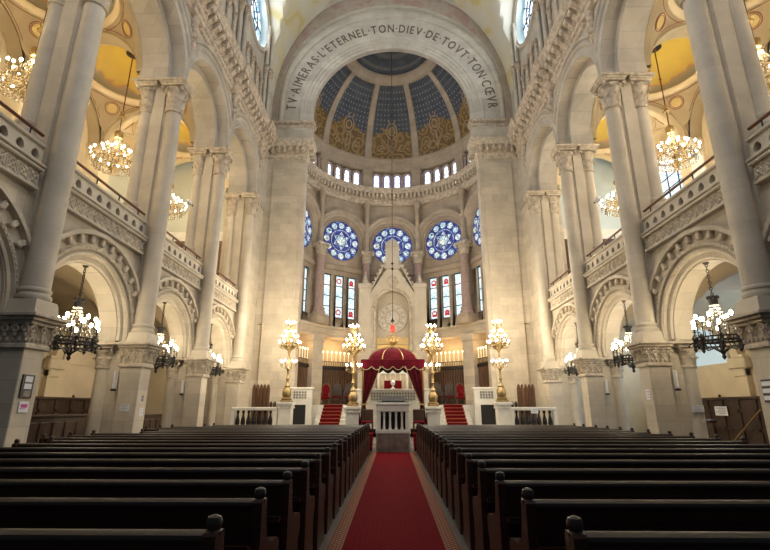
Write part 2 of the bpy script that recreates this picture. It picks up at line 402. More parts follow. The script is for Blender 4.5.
def circ_face(mb, x, half, r, zc, z0, z1, n=32):
    ys = [-half] + [-r * cos(PI * j / n) for j in range(n + 1)] + [half]
    for i, (a, b) in enumerate(zip(ys[:-1], ys[1:])):
        if i == 0 or i == len(ys) - 2:
            mb.add([(x, a, z0), (x, b, z0), (x, b, z1), (x, a, z1)], [(0, 1, 2, 3)]); continue
        da, db = math.sqrt(max(0, r * r - a * a)), math.sqrt(max(0, r * r - b * b))
        mb.add([(x, a, z0), (x, b, z0), (x, b, zc - db), (x, a, zc - da)], [(0, 1, 2, 3)])
        mb.add([(x, a, zc + da), (x, b, zc + db), (x, b, z1), (x, a, z1)], [(0, 1, 2, 3)])

def moved(mb, start, dx=0, dy=0, dz=0):
    for i in range(start, len(mb.v)):
        x, y, z = mb.v[i]; mb.v[i] = (x + dx, y + dy, z + dz)

# ------------------------------------------------------------------ compound piers
def pier_meshes(sx):
    out = []
    o = (7.5, 0, 0)
    def nb(): return MB(o, sx)
    b = nb(); b.box(7.05, 7.62, -.27, .27, 0, 2.74, .012); b.box(6.98, 7.69, -.34, .34, 0, .28, .02); b.box(7.6, 8.2, -.10, .10, 0, 3.3)
    out.append(('pier_block', b, M['stone']))
    b = nb()
    b.box(6.99, 7.68, -.33, .33, 2.70, 2.80, .02)
    b.box(7.02, 7.65, -.30, .30, 2.80, 3.22)
    for k in range(3):
        z = 3.16 + .07 * k; e = .06 + .08 * k
        b.box(7.0 - e, 7.68 + e * .3, -.30 - e, .30 + e, z, z + .072, .01)
    # drops and leaf curls round the three seen faces
    def ring_pts(off, step):
        pts = []
        n = int(.56 / step)
        for i in range(n + 1): pts.append((7.02 - off, -.28 + .56 * i / n, 0))
        m = int(.6 / step)
        for i in range(m + 1):
            for sy in (-1, 1): pts.append((7.03 + .60 * i / m, sy * (.30 + off), 1))
        return pts
    for x, y, k in ring_pts(.02, .11): b.ball((x, y, 2.87), .036, 6, 4, (1, 1, 1.3))
    for x, y, k in ring_pts(.05, .19):      # scrolling foliage: a spiral, a leaf tip and a bud in every field
        sg = 1 if k == 0 or y > 0 else -1
        pts = []
        for q in range(15):
            rr = .085 * (1 - q / 17); a = q * .55
            pts.append((x - .02, y + rr * cos(a), 3.06 + rr * sin(a)) if k == 0 else (x + rr * cos(a), y + sg * .02, 3.06 + rr * sin(a)))
        b.tube(pts, .022, 5)
        b.ball((x, y, 3.165), .06, 7, 5, (1, 1, .6)); b.ball((x, y, 2.965), .035, 6, 4, (1, 1, 1.6))
    out.append(('capital_frieze', b, M['carved']))
    b = nb(); b.loft([[(6.95, -.34, 3.37), (7.66, -.34, 3.37), (7.66, .34, 3.37), (6.95, .34, 3.37)], [(6.98, -.31, 3.62), (7.64, -.31, 3.62), (7.64, .31, 3.62), (6.98, .31, 3.62)], [(7.0, -.29, 3.68), (7.62, -.29, 3.68), (7.62, .29, 3.68), (7.0, .29, 3.68)]], True, True)
    b.lathe(7.30, 0, [(.29, 3.67), (.315, 3.70), (.32, 3.74), (.315, 3.78), (.28, 3.80), (.275, 3.84), (.295, 3.86), (.30, 3.89), (.29, 3.92), (.265, 3.94), (.262, 4.6), (.255, 7.5), (.23, 11.1)], 24)
    out.append(('giant_shaft', b, M['stone_plain']))
    b = nb(); capital(b, 7.30, 0, 11.1, 12.1, .24, 8, 1.62)
    b.box(6.85, 7.85, -.46, .46, 12.1, 12.2, .02)
    out.append(('shaft_capital', b, M['carved']))
    b = nb(); b.box(7.4, 8.15, -.12, .12, 3.3, 12.2); b.box(7.58, 7.92, -.19, .19, 3.3, 12.2)
    out.append(('pilaster_core', b, M['stone_plain']))
    b = nb(); b.lathe(8.25, 0, shaft_prof(.215, 0, 2.72, .5), 20)
    out.append(('lower_column', b, M['stone_plain']))
    b = nb(); capital(b, 8.25, 0, 2.72, 3.3, .21, 8, 1.75); b.box(7.75, 8.75, -.5, .5, 3.30, 3.42, .02)
    out.append(('lower_capital', b, M['carved']))
    b = nb(); b.box(7.85, 8.55, -.34, .34, 6.3, 7.25, .02); b.box(7.80, 8.6, -.38, .38, 7.25, 7.36, .02)
    b.lathe(8.2, 0, shaft_prof(.22, 7.36, 11.1, .5), 20)
    out.append(('gallery_column', b, M['stone_plain']))
    b = nb(); capital(b, 8.2, 0, 11.1, 12.1, .21, 8, 1.7); b.box(7.75, 8.65, -.44, .44, 12.1, 12.2, .02)
    out.append(('gallery_capital', b, M['carved']))
    return [(n, b.mesh(n, m), m) for n, b, m in out]
PLAB = {-1: ['left-hand compound stone pier nearest the camera, with a black framed notice on its nave face',
             'left-hand compound stone pier with two white papers and a tube lamp, second from the camera',
             'left-hand compound stone pier beside the dark arched aisle door, third from the camera',
             'left-hand compound stone pier joined to the tall plain wall before the apse'],
        1: ['right-hand compound stone pier nearest the camera, cut by the right edge of the picture',
            'right-hand compound stone pier with a small red and white notice, second from the camera',
            'right-hand compound stone pier beside the dark arched aisle door, third from the camera',
            'right-hand compound stone pier joined to the tall plain wall before the apse']}
for sx in (-1, 1):
    meshes = pier_meshes(sx)
    for i, y in enumerate(PIERS):
        t = thing('stone_pier', PLAB[sx][i], 'pier', (sx * 7.5, y, 0), 0, 'compound piers of the nave arcade')
        for n, me, m in meshes: obj(n, me, t)

# ------------------------------------------------------------------ arcade walls, archivolts, galleries, cornice (per side)
XL = 7.6     # lower arcade wall plane
for sx in (-1, 1):
    S = SIDE[sx]
    # nave wall: lower arcade, upper arcade, clerestory
    w = MB((0, 0, 0), sx)
    for y in BAYS:
        s0 = len(w.v)
        arch_face(w, XL, HB, 1.78, 3.5, 3.3, 6.1); arcYZ(w, [(1.78, XL), (1.78, 7.75), (1.6, 7.75), (1.6, 8.25)], 3.5, z_leg=3.4)
        arch_face(w, 8.25, HB, 1.6, 3.5, 3.3, 6.1)
        moved(w, s0, dy=y)
    w.box(7.15, 8.6, 22.0, YC + .02, 0, 16.2)        # solid wall beside the crossing
    struct('wall_%s_arcade' % S, w, M['stone'], 'pale stone lower arcade wall on the %s side of the nave' % S)
    w = MB((0, 0, 0), sx)
    for y in BAYS:
        s0 = len(w.v)
        arch_face(w, 7.1, HB, 2.0, 12.45, 12.15, 15.4); arch_face(w, 7.5, HB, 1.72, 12.45, 12.15, 15.4); arch_face(w, 8.4, HB, 1.72, 12.45, 12.15, 17.0)
        w.box(7.1, 7.6, -HB, -2.0, 12.15, 12.46); w.box(7.1, 7.6, 2.0, HB, 12.15, 12.46)
        moved(w, s0, dy=y)
    w.box(7.1, 8.4, PIERS[-1] + .0, YC, 12.15, 17)
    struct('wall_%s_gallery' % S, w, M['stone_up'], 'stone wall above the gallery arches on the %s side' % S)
    w = MB((0, 0, 0), sx)
    for y in BAYS:
        s0 = len(w.v)
        circ_face(w, 7.1, HB, 1.7, 21.9, 15.3, 25.0); moved(w, s0, dy=y)
    w.box(7.1, 7.6, 22.0, YC, 15.3, 25)
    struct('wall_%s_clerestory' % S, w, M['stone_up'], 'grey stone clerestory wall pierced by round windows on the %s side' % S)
    # archivolts
    for i, y in enumerate(BAYS):
        b = MB((XL, 0, 3.5), sx)
        arcYZ(b, [(1.62, 7.74), (1.66, 7.68), (1.78, 7.66), (1.80, 7.56), (1.86, 7.54), (1.92, 7.60)], 3.5, z_leg=3.42)
        arcYZ(b, [(1.93, 7.60), (1.95, 7.52), (2.02, 7.50), (2.04, 7.58), (2.30, 7.56), (2.32, 7.42), (2.42, 7.42), (2.44, 7.6)], 3.5, clip=HB)
        t = b.build('trim_%d' % (i + 1 + 20 * (sx > 0)), M['stone'])
        t.location = (sx * XL, y, 3.5)
        tag(t, 'carved round arch moulding over the %s lower arch %s' % (S, BAYW[i]), None, None, 'structure')
        b = MB((XL, 0, 3.5), sx)
        for k in range(13):      # corbel blocks
            a = R(25 + 130 * k / 12)
            if 2.28 * abs(cos(a)) > 2.05: continue
            s0 = len(b.v)
            b.box(7.46, 7.6, -.06, .06, 2.10, 2.31, .02)
            b.ball((7.48, 0, 2.12), .05, 6, 4)
            for q in range(s0, len(b.v)):
                xx, yy, zz = b.v[q]; b.v[q] = (xx, yy * sin(a) + zz * cos(a), 3.5 + zz * sin(a) - yy * cos(a))
        for k in range(46):      # little dentils
            a = R(12 + 156 * k / 45)
            if 2.0 * abs(cos(a)) > 2.1: continue
            b.ball((7.52, 1.985 * cos(a), 3.5 + 1.985 * sin(a)), .032, 5, 4)
        b.build('corbels', M['carved'], t)
        # upper arch
        b = MB((7.1, 0, 12.45), sx)
        arcYZ(b, [(2.0, 7.5), (2.0, 7.12), (2.03, 7.06), (2.10, 7.05), (2.14, 7.09), (2.32, 7.09), (2.36, 7.02), (2.44, 6.99), (2.50, 7.04), (2.55, 7.06), (2.58, 6.98), (2.66, 6.97), (2.70, 7.1)], 12.45, clip=None if False else HB, n=40)
        arcYZ(b, [(1.72, 7.5), (1.72, 8.4)], 12.45, n=40, z_leg=12.2)
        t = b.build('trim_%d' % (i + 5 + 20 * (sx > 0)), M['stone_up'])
        t.location = (sx * 7.1, y, 12.45)
        tag(t, 'moulded round arch over the %s gallery opening %s' % (S, BAYW[i]), None, None, 'structure')
        b = MB((7.1, 0, 12.45), sx)
        for k in range(60):
            a = PI * (k + .5) / 60
            b.ball((7.54, 1.76 * cos(a), 12.45 + 1.76 * sin(a)), .03, 5, 3)
        b.build('bead_row', M['carved_up'], t)
    # gallery floor / aisle vaults / ceilings
    b = MB((0, 0, 0), sx)
    b.box(8.1, 13.0, 4.5, 22.4, 5.75, 6.1)
    struct('floor_gallery_%s' % S, b, M['plaster'], 'floor slab of the %s gallery' % S)
    b = MB((0, 0, 0), sx)
    nx, ny = 22, 24
    for y in BAYS:
        g = []
        for i in range(nx + 1):
            x = 8.26 + (13.0 - 8.26) * i / nx
            g.append([])
            for j in range(ny + 1):
                yy = -HB + 2 * HB * j / ny
                za = 3.5 + math.sqrt(max(0, 1.9 ** 2 - min(1.9, abs(yy)) ** 2))
                xx = x - 10.63
                zb = 3.5 + .8 * math.sqrt(max(0, 2.37 ** 2 - min(2.37, abs(xx)) ** 2))
                g[-1].append((x, y + yy, max(za, zb)))
        b.loft(g, False)
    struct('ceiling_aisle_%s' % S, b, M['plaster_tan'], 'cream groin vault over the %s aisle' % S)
    # gallery vaults: pendentives (cream) and saucer cupolas (ochre)
    pend = MB((0, 0, 0), sx)
    cupolas = []
    RD, CA = 2.72, 1.70
    for y in BAYS:
        n = 40
        angs = [2 * PI * k / 48 for k in range(48)]
        rings = []
        for q in range(9):
            ring = []
            for a in angs:
                ex = min(2.02 / max(1e-6, abs(cos(a))), 1.86 / max(1e-6, abs(sin(a))))
                ex = min(ex, RD - .02)
                rr = ex + (CA - ex) * q / 8
                ring.append((10.5 + rr * cos(a), y + rr * sin(a), 12.35 + math.sqrt(max(0, RD * RD - rr * rr))))
            rings.append(ring)
        pend.loft(rings, True)
        for yy in (-1, 1):       # transverse arches between gallery bays
            s0 = len(pend.v)
            rr = [[(8.4 + (12.6 - 8.4) * t, 0, 0) for t in (0, 1)]]
            pend_r = []
            for k in range(25):
                a = PI * k / 24
                pend_r.append([(10.5 + 2.02 * cos(a), y + yy * 1.84, 12.35 + 2.02 * sin(a)), (10.5 + 1.9 * cos(a), y + yy * 1.86, 12.35 + 1.9 * sin(a)), (10.5 + 1.9 * cos(a), y + yy * HB, 12.35 + 1.9 * sin(a))])
            pend.loft(pend_r, False)
        if yy: 
            s0 = len(pend.v); arcYZ(pend, [(1.70, 8.38), (1.70, 8.56), (2.4, 8.56)], 12.45); moved(pend, s0, dy=y)
        pr = []                  # outer wall arch
        for k in range(25):
            a = PI * k / 24
            pr.append([(12.5, y + 1.9 * cos(a), 12.35 + 1.9 * sin(a)), (12.5, y + 1.8 * cos(a), 12.35 + 1.8 * sin(a)), (13.0, y + 1.8 * cos(a), 12.35 + 1.8 * sin(a))])
        pend.loft(pr, False)
        struct('ceiling_gallery_%s' % S, pend, M['cream'], 'cream painted pendentive vaults over the %s gallery' % S)
    for i, y in enumerate(BAYS):
        b = MB((10.5, 0, 14.1), sx)
        b.lathe(10.5, 0, [(CA, 14.45), (CA - .02, 14.57)] + [((CA - .02) * cos(R(a)), 14.57 + .9 * sin(R(a))) for a in (0, 12, 25, 38, 52, 66, 80, 89.5)], 40, caps=False)
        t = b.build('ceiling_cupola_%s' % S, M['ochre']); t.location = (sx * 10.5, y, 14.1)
        tag(t, 'ochre painted saucer cupola over the %s gallery bay %s' % (S, BAYW[i]), None, None, 'structure')
        b = MB((10.5, 0, 14.1), sx)
        b.lathe(10.5, 0, [(1.84, 14.35), (1.86, 14.31), (1.80, 14.27), (1.74, 14.33), (1.68, 14.37), (1.64, 14.45), (1.70, 14.51)], 40, caps=False)
        b.build('ring_moulding', M['cream'], t)
        b = MB((10.5, 0, 14.1), sx)      # red lines and medallion rings on the pendentives
        for q in range(4):
            a = PI / 4 + q * PI / 2
            rr = 2.15; c = Vector((10.5 + rr * cos(a), rr * sin(a), 12.35 + math.sqrt(RD ** 2 - rr ** 2) - .02))
            nrm = (Vector((10.5, 0, 12.35)) - c).normalized(); u = nrm.orthogonal().normalized(); v = nrm.cross(u)
            b.tube([c + nrm * .02 + (u * cos(2 * PI * k / 20) + v * sin(2 * PI * k / 20)) * .27 for k in range(21)], .014, 5)
            b.tube([c + nrm * .02 + (u * cos(2 * PI * k / 20) + v * sin(2 * PI * k / 20)) * .21 for k in range(21)], .010, 5)
            for da in (-1, 1):
                pts = []
                for k in range(9):
                    tt = k / 8; ang = a + da * R(8 + 22 * tt * 1.2); ra = 2.45 + (1.93 - 2.45) * tt
                    ra = min(ra, min(1.95 / abs(cos(ang)), 1.8 / abs(sin(ang))))
                    pts.append((10.5 + ra * cos(ang), ra * sin(ang), 12.35 + math.sqrt(RD ** 2 - ra ** 2) - .015))
                b.tube(pts, .012, 4)
            pts = []
            for k in range(13):
                ang = a + R(-30 + 60 * k / 12); ra = 1.93
                pts.append((10.5 + ra * cos(ang), ra * sin(ang), 12.35 + math.sqrt(RD ** 2 - ra ** 2) - .015))
            b.tube(pts, .012, 4)
        b.build('painted_lines', M['red_line'], t)
        b = MB((10.5, 0, 14.1), sx)
        for q in range(4):
            a = PI / 4 + q * PI / 2
            rr = 2.15; c = Vector((10.5 + rr * cos(a), rr * sin(a), 12.35 + math.sqrt(RD ** 2 - rr ** 2) - .02))
            nrm = (Vector((10.5, 0, 12.35)) - c).normalized(); u = nrm.orthogonal().normalized(); v = nrm.cross(u)
            pts = [c + nrm * .015 + (u * cos(2 * PI * k / 20) + v * sin(2 * PI * k / 20)) * .205 for k in range(20)]
            b.add(pts, [tuple(range(20))])
        b.build('medallion', M['gold_paint'], t)
        b = MB((10.5, 0, 14.1), sx)
        b.lathe(10.5, 0, [(.24, 15.44), (.26, 15.41), (.2, 15.39)], 20, caps=True)
        b.build('ceiling_vent', M['iron'], t)
    # outer aisle wall, end wall
    b = MB((0, 0, 0), sx)
    b.box(13.0, 13.3, 4.5, 22.7, 0, 6.0)
    for y in BAYS:
        for yy in (-1, 1): b.box(12.8, 13.0, y + yy * 2.15 - (.3 if yy > 0 else 0), y + yy * 2.15 + (.3 if yy < 0 else 0), 0, 3.5)
        b.box(12.7, 13.0, y + 2.15 - .45, y + 2.15 + .45, 3.0, 3.4, .04); b.box(12.76, 13.0, y + 2.15 - .3, y + 2.15 + .3, 2.7, 3.0, .04)
    struct('wall_%s' % S, b, M['plaster'], 'cream plastered outer wall of the %s aisle' % S)
    b = MB((0, 0, 0), sx)
    for i, y in enumerate(BAYS):
        s0 = len(b.v)
        # wall with a rectangular window opening 2.1 wide, z 7.6..13.2 (round head)
        arch_face(b, 13.0, HB, 1.4, 12.0, 8.6, 16.2); b.box(13.0, 13.3, -HB, HB, 6.0, 8.6)
        arcYZ(b, [(1.4, 13.0), (1.4, 13.3)], 12.0, z_leg=8.6)
        moved(b, s0, dy=y)
    for yb in [y - HB for y in BAYS] + [BAYS[-1] + HB]:
        b.box(12.3, 13.05, yb - .36, min(yb + .36, 22.45), 6.1, 12.5); b.box(12.22, 13.05, yb - .42, min(yb + .42, 22.45), 12.2, 12.45, .03); b.box(12.5, 13.05, yb - .36, min(yb + .36, 22.45), 12.4, 15.4)
    struct('wall_%s_gallery_outer' % S, b, M['plaster'], 'cream outer wall of the %s gallery with tall round-headed windows' % S)
    b = MB((0, 0, 0), sx)
    b.box(8.5, 13.0, 22.4, 22.6, 0, 6.0)
    struct('wall_%s_aisle_end' % S, b, M['plaster'], 'plastered end wall of the %s aisle' % S)
    b = MB((0, 0, 0), sx)
    b.box(8.4, 13.0, 22.4, 22.6, 6.1, 16.2)
    struct('wall_%s_gallery_end' % S, b, M['plaster_daylit'] if sx > 0 else M['grey_glow_left'], 'smooth end wall of the %s gallery' % S)  # left end wall is given a faint glow of its own
    b = MB((0, 0, 0), sx)
    b.box(8.5, 12.9, 22.3, 22.42, 9.8, 10.35, .02)
    struct('trim_%d' % (10 + 20 * (sx > 0)), b, M['marble'], 'white band across the end wall of the %s gallery' % S)
    b = MB((10.6, 22.3, 6.1), sx)
    for k in range(6): b.box(8.6 + .7 * k + .03, 9.3 + .7 * k - .03, 22.22, 22.30, 6.2, 9.7, .02); b.box(8.6 + .7 * k + .14, 9.3 + .7 * k - .14, 22.20, 22.26, 6.5, 9.5, .02)
    b.box(8.5, 12.9, 22.2, 22.32, 9.68, 9.8, .01)
    t = b.build('wall_panelling', M['wood_warm'] if sx < 0 else M['wood_panel']); t.location = (sx * 10.6, 22.3, 6.1)
    tag(t, 'brown wood panelling along the end of the %s gallery' % S, 'panelling')

    # cornice with modillions
    b = MB((0, 0, 0), sx)
    prof = [(7.12, 15.0), (7.02, 15.05), (7.0, 15.22), (6.94, 15.26), (6.94, 15.42), (7.0, 15.46), (7.0, 15.62), (6.92, 15.66), (6.92, 15.98), (6.62, 16.02), (6.60, 16.16), (6.56, 16.22), (6.52, 16.38), (6.50, 16.42), (7.15, 16.46)]
    b.loft([[(x, yy, z) for x, z in prof] for yy in (4.5, YC - .55)], False)
    for py in PIERS:    # the cornice breaks forward over each shaft
        b.loft([[(x - .13 if x < 7.1 else x, yy, z) for x, z in prof] for yy in (py - .42, py + .42)], False)
        for yy in (py - .42, py + .42):
            b.add([(x - .13 if x < 7.1 else x, yy, z) for x, z in prof], [tuple(range(len(prof)))])
    t = struct('trim_%d' % (11 + 20 * (sx > 0)), b, M['carved_up'], 'heavy bracketed stone cornice below the %s clerestory' % S)
    b = MB((0, 0, 0), sx)
    n = 40
    for k in range(n):
        y = 5.0 + (YC - .8 - 5.0) * k / (n - 1)
        e = .13 if any(abs(y - p) < .42 for p in PIERS) else 0
        b.poly([(6.66 - e, 16.0), (6.66 - e, 15.9), (6.72 - e, 15.80), (6.86 - e, 15.70), (7.0, 15.55), (7.0, 16.0)], 'y', y - .11, y + .11)
        b.ball((6.72 - e, y, 15.80), .095, 6, 4)
    b.build('modillions', M['carved'], t)
    b = MB((0, 0, 0), sx)    # small carved row under the cornice
    for k in range(120):
        y = 5.0 + (YC - .6 - 5.0) * k / 119
        b.ball((6.98, y, 15.53), .045, 5, 4)
    b.build('bead_row', M['carved_up'], t)
    # spandrel finials between upper arches + wall shafts up to the clerestory
    for i, y in enumerate(PIERS[:3] + PIERS[3:]):
        b = MB((7.1, 0, 13.9), sx)
        b.ball((6.99, 0, 13.95), .14, 8, 6, (.8, 1, 1.4)); b.ball((6.97, -.12, 14.2), .11, 8, 5); b.ball((6.97, .12, 14.2), .11, 8, 5); b.ball((6.95, 0, 14.35), .13, 8, 6)
        b.lathe(7.02, 0, [(.03, 13.55), (.09, 13.7), (.05, 13.85)], 8); b.lathe(7.02, 0, [(.12, 14.4), (.16, 14.6), (.11, 14.75), (.17, 15.05)], 10)
        t = b.build('carved_corbel', M['carved_up']); t.location = (sx * 7.1, y, 13.9)
        tag(t, 'carved stone corbel between the %s gallery arches above the %s pier from the camera' % (S, ORD[i]), 'corbel', 'corbels between gallery arches')
    # clerestory: colonnettes and round windows
    for i, y in enumerate(PIERS):
        t = thing('clerestory_shafts', 'cluster of slim stone shafts on the %s clerestory above the %s pier from the camera' % (S, ORD[i]), 'column', (sx * 7.0, y, 16.46), 0, 'clerestory shafts')
        for dy in (-.36, 0, .36):
            b = MB((7.0, 0, 16.46), sx)
            xx = 6.86 if dy == 0 else 6.98
            b.box(xx - .16, xx + .16, dy - .14, dy + .14, 16.46, 17.0, .01)
            b.lathe(xx, dy, shaft_prof(.10, 17.0, 19.5, .25), 12)
            b.build('shaft', M['stone_up'], t)
            b = MB((7.0, 0, 16.46), sx); capital(b, xx, dy, 19.5, 19.95, .10, 6, 1.6)
            b.build('capital', M['carved_up'], t)
            b = MB((7.0, 0, 16.46), sx)
            b.lathe(xx, dy, [(.11, 19.95), (.11, 22.6)], 12); b.build('vault_rib', M['stone_up'], t)
    for i, y in enumerate(BAYS):
        wn = thing('window_%d' % (1 + i + 20 * (sx > 0)), 'round clerestory window high on the %s wall over the bay %s' % (S, BAYW[i]), None, (sx * 7.1, y, 21.9)); wn['kind'] = 'structure'
        b = MB((7.1, 0, 21.9), sx)
        n = 36
        b.loft([[(x, r * cos(2 * PI * k / n), 21.9 + r * sin(2 * PI * k / n)) for k in range(n)] for r, x in ((1.98, 7.1), (1.95, 6.98), (1.85, 6.95), (1.80, 7.02), (1.70, 7.02), (1.68, 7.12))], True)
        b.build('round_frame', M['stone_up'], wn)
        b = MB((7.1, 0, 21.9), sx)
        b.loft([[(x, r * cos(2 * PI * k / n), 21.9 + r * sin(2 * PI * k / n)) for k in range(n)] for r, x in ((1.69, 7.1), (1.5, 7.42))], True)
        b.build('splayed_reveal', M['reveal_daylit'], wn)
        b = MB((7.1, 0, 21.9), sx)
        b.loft([[(7.41, r * cos(2 * PI * k / n), 21.9 + r * sin(2 * PI * k / n)) for k in range(n)] for r in (1.52, .7, .02)], True)
        b.build('stained_glass', M['g_clere'], wn)
        b = MB((7.1, 0, 21.9), sx)
        for k in range(8):
            a = 2 * PI * k / 8; b.bar((7.38, .35 * cos(a), 21.9 + .35 * sin(a)), (7.38, 1.5 * cos(a), 21.9 + 1.5 * sin(a)), .03, 6)
        for rr in (.35, .9): b.tube([(7.38, rr * cos(2 * PI * k / 24), 21.9 + rr * sin(2 * PI * k / 24)) for k in range(25)], .03, 6)
        b.build('tracery', M['leadedge'], wn)
        # lunette of blind colonnettes under the window
        b = MB((7.1, 0, 16.46), sx)
        for dy in (-1.2, -.4, .4, 1.2):
            b.lathe(7.0, dy, shaft_prof(.07, 16.46, 18.3, .2), 10); capital(b, 7.0, dy, 18.3, 18.6, .07, 6, 1.6)
        for dy in (-.8, 0, .8):
            for k in range(12):
                a0, a1 = PI * k / 12, PI * (k + 1) / 12
                b.bar((7.0, dy + .4 * cos(a0), 18.6 + .4 * sin(a0)), (7.0, dy + .4 * cos(a1), 18.6 + .4 * sin(a1)), .08, 6)
        t = b.build('blind_arcade', M['carved_up']); t.location = (sx * 7.1, y, 16.46)
        tag(t, 'small blind arcade under the %s round window %s' % (S, BAYW[i]), 'arcade', 'blind arcades under the clerestory windows')

    # gallery balustrades
    for i, y in enumerate(BAYS):
        t = thing('gallery_balustrade', 'pierced stone gallery parapet on the %s, bay %s' % (S, BAYW[i]), 'balustrade', (sx * 7.6, y, 6.0), 0, 'gallery parapets')
        o = (7.6, 0, 6.0); h = 1.86
        b = MB(o, sx); b.box(7.44, 7.75, -h, h, 6.0, 6.07, .015); b.box(7.50, 7.75, -h, h, 6.07, 6.42); b.box(7.40, 7.75, -h, h, 6.42, 6.50, .02); b.box(7.36, 7.8, -h, h, 6.50, 6.56, .02)
        b.build('frieze_band', M['stone_plain'], t)
        b = MB(o, sx)
        nn = 13
        for k in range(nn):
            yc = -h + 2 * h * (k + .5) / nn; hw = h / nn * .92
            for a, c in (((-hw, 6.09), (hw, 6.40)), ((-hw, 6.40), (hw, 6.09))):
                b.bar((7.495, yc + a[0], a[1]), (7.495, yc + c[0], c[1]), .022, 5)
            b.tube([(7.49, yc + .09 * cos(2 * PI * q / 10), 6.245 + .09 * sin(2 * PI * q / 10)) for q in range(11)], .018, 5)
            b.ball((7.49, yc, 6.245), .04, 6, 4)
            b.bar((7.495, yc - hw * 1.08, 6.08), (7.495, yc - hw * 1.08, 6.41), .018, 5)
        b.build('fretwork', M['carved'], t)
        b = MB(o, sx); b.box(7.503, 7.506, -h, h, 6.08, 6.41); b.build('fretwork_shade_sheet', M['fret_gap'], t)  # dark sheet painting in the shade between the frets
        # pierced panel: 9 round holes
        b = MB(o, sx); nh = 9; z0, z1 = 6.56, 6.98
        for k in range(nh):
            yc = -h + 2 * h * (k + .5) / nh; hw = h / nh; zc = (z0 + z1) / 2; hz = (z1 - z0) / 2; r = .105; m = 16
            outer = []; inner = []
            for q in range(m):
                a = 2 * PI * q / m + PI / m
                sc = min(hw / max(1e-6, abs(cos(a))), hz / max(1e-6, abs(sin(a))))
                outer.append((yc + sc * cos(a), zc + sc * sin(a))); rr = r * (1 + .10 * cos(3 * a + PI / 2)); inner.append((yc + rr * cos(a), zc + rr * sin(a)))
            # exact corners
            for q in range(m):
                q2 = (q + 1) % m
                for X in (7.52, 7.66): b.add([(X, *outer[q]), (X, *outer[q2]), (X, *inner[q2]), (X, *inner[q])], [(0, 1, 2, 3)])
                b.add([(7.52, *inner[q]), (7.52, *inner[q2]), (7.66, *inner[q2]), (7.66, *inner[q])], [(0, 1, 2, 3)])
            for cy, cz in ((-1, -1), (-1, 1), (1, -1), (1, 1)):
                cand = sorted(outer, key=lambda p: (p[0] - yc - cy * hw) ** 2 + (p[1] - zc - cz * hz) ** 2)[:2]
                for X in (7.52, 7.66): b.add([(X, yc + cy * hw, zc + cz * hz), (X, *cand[0]), (X, *cand[1])], [(0, 1, 2)])
        b.build('pierced_panel', M['stone_plain'], t, 0)
        b = MB(o, sx); b.box(7.67, 7.70, -h, h, 6.56, 6.98); b.build('hole_shade_sheet', M['fret_gap'], t, 0)  # added dark sheet standing in for the unlit gallery behind the holes
        b = MB(o, sx); b.box(7.46, 7.72, -h, h, 6.98, 7.06, .02); b.build('coping', M['stone_plain'], t)
        b = MB(o, sx); b.box(7.57, 7.64, -h, h, 7.28, 7.34, .015); b.build('handrail', M['wood_rail'], t)
        for yy in (-1.5, -.5, .5, 1.5):
            b = MB(o, sx); b.bar((7.605, yy, 7.05), (7.605, yy, 7.30), .018, 6); b.build('rail_post', M['iron'], t)

# nave vault
b = MB()
nx, ny = 60, 120
Y0v, Y1v = 4.5, YC
g = []
for j in range(ny + 1):
    y = Y0v + (Y1v - Y0v) * j / ny
    dy = min(abs(y - c) for c in BAYS)
    zs = 21.9 + math.sqrt(max(0, 2.12 ** 2 - min(2.12, dy) ** 2)) if dy < 2.12 else 0
    row = []
    for i in range(nx + 1):
        x = -7.15 + 14.3 * i / nx
        zb = 18.6 + 9.3 * math.sqrt(max(0, 1 - (x / 7.16) ** 2))
        row.append((x, y, max(zb, zs)))
    g.append(row)
b.loft(g, False)
struct('ceiling', b, M['vault'], 'painted groin vault of the nave')

# ------------------------------------------------------------------ floor
b = MB(); b.box(-13.3, 13.3, -2, 19.6, -.2, 0); struct('floor', b, M['tiles'], 'dark stone tiled floor under the pews')
b = MB()
for k, (y, z) in enumerate(((19.0, .15), (19.25, .3), (19.5, .45), (19.75, .6))): b.box(-2.4, 2.4, y, 24.6, z - .15, z)
b.box(-8.5, 8.5, 19.75, 24.6, 0, .6)
struct('floor_dais', b, M['marble'], 'raised stone dais before the apse reached by low steps')
b = MB()
b.lathe(0, AY, [(6.9, .6), (6.9, 1.75), (.01, 1.75)], 48, 0, PI, caps=False)
b.box(-5.0, 5.0, 24.2, 24.6, .6, 1.75)
struct('floor_sanctuary', b, M['marble'], 'upper sanctuary platform in the apse')

# carpet runner
t = thing('carpet_runner', 'long red patterned carpet runner with cream borders down the centre aisle', 'carpet', (0, 9.9, 0))
b = MB((0, 9.9, 0)); b.box(-.61, .61, .8, 18.5, 0, .014); b.build('pile', M['carpet'], t)
for s in (-1, 1):
    b = MB((0, 9.9, 0)); b.box(s * .61, s * .79, .8, 18.5, 0, .014); b.build('border', M['carpet_edge'], t)
for sgn in (-1, 1):
    b = MB((sgn * 1.45, 19.5, .0))
    for k, (y, z) in enumerate(((19.0, .15), (19.25, .3), (19.5, .45), (19.75, .6))):
        b.box(sgn * .8, sgn * 1.25, y - .012, y + .27 if k < 3 else 20.9, z, z + .012); b.box(sgn * .8, sgn * 1.25, y - .014, y, z - .15, z + .012)
    t = b.build('step_carpet', M['redcloth']); t.location = (sgn * 1.45, 19.5, 0)
    tag(t, 'red carpet on the low dais steps %s of the reading desk' % ('left' if sgn < 0 else 'right'), 'carpet')

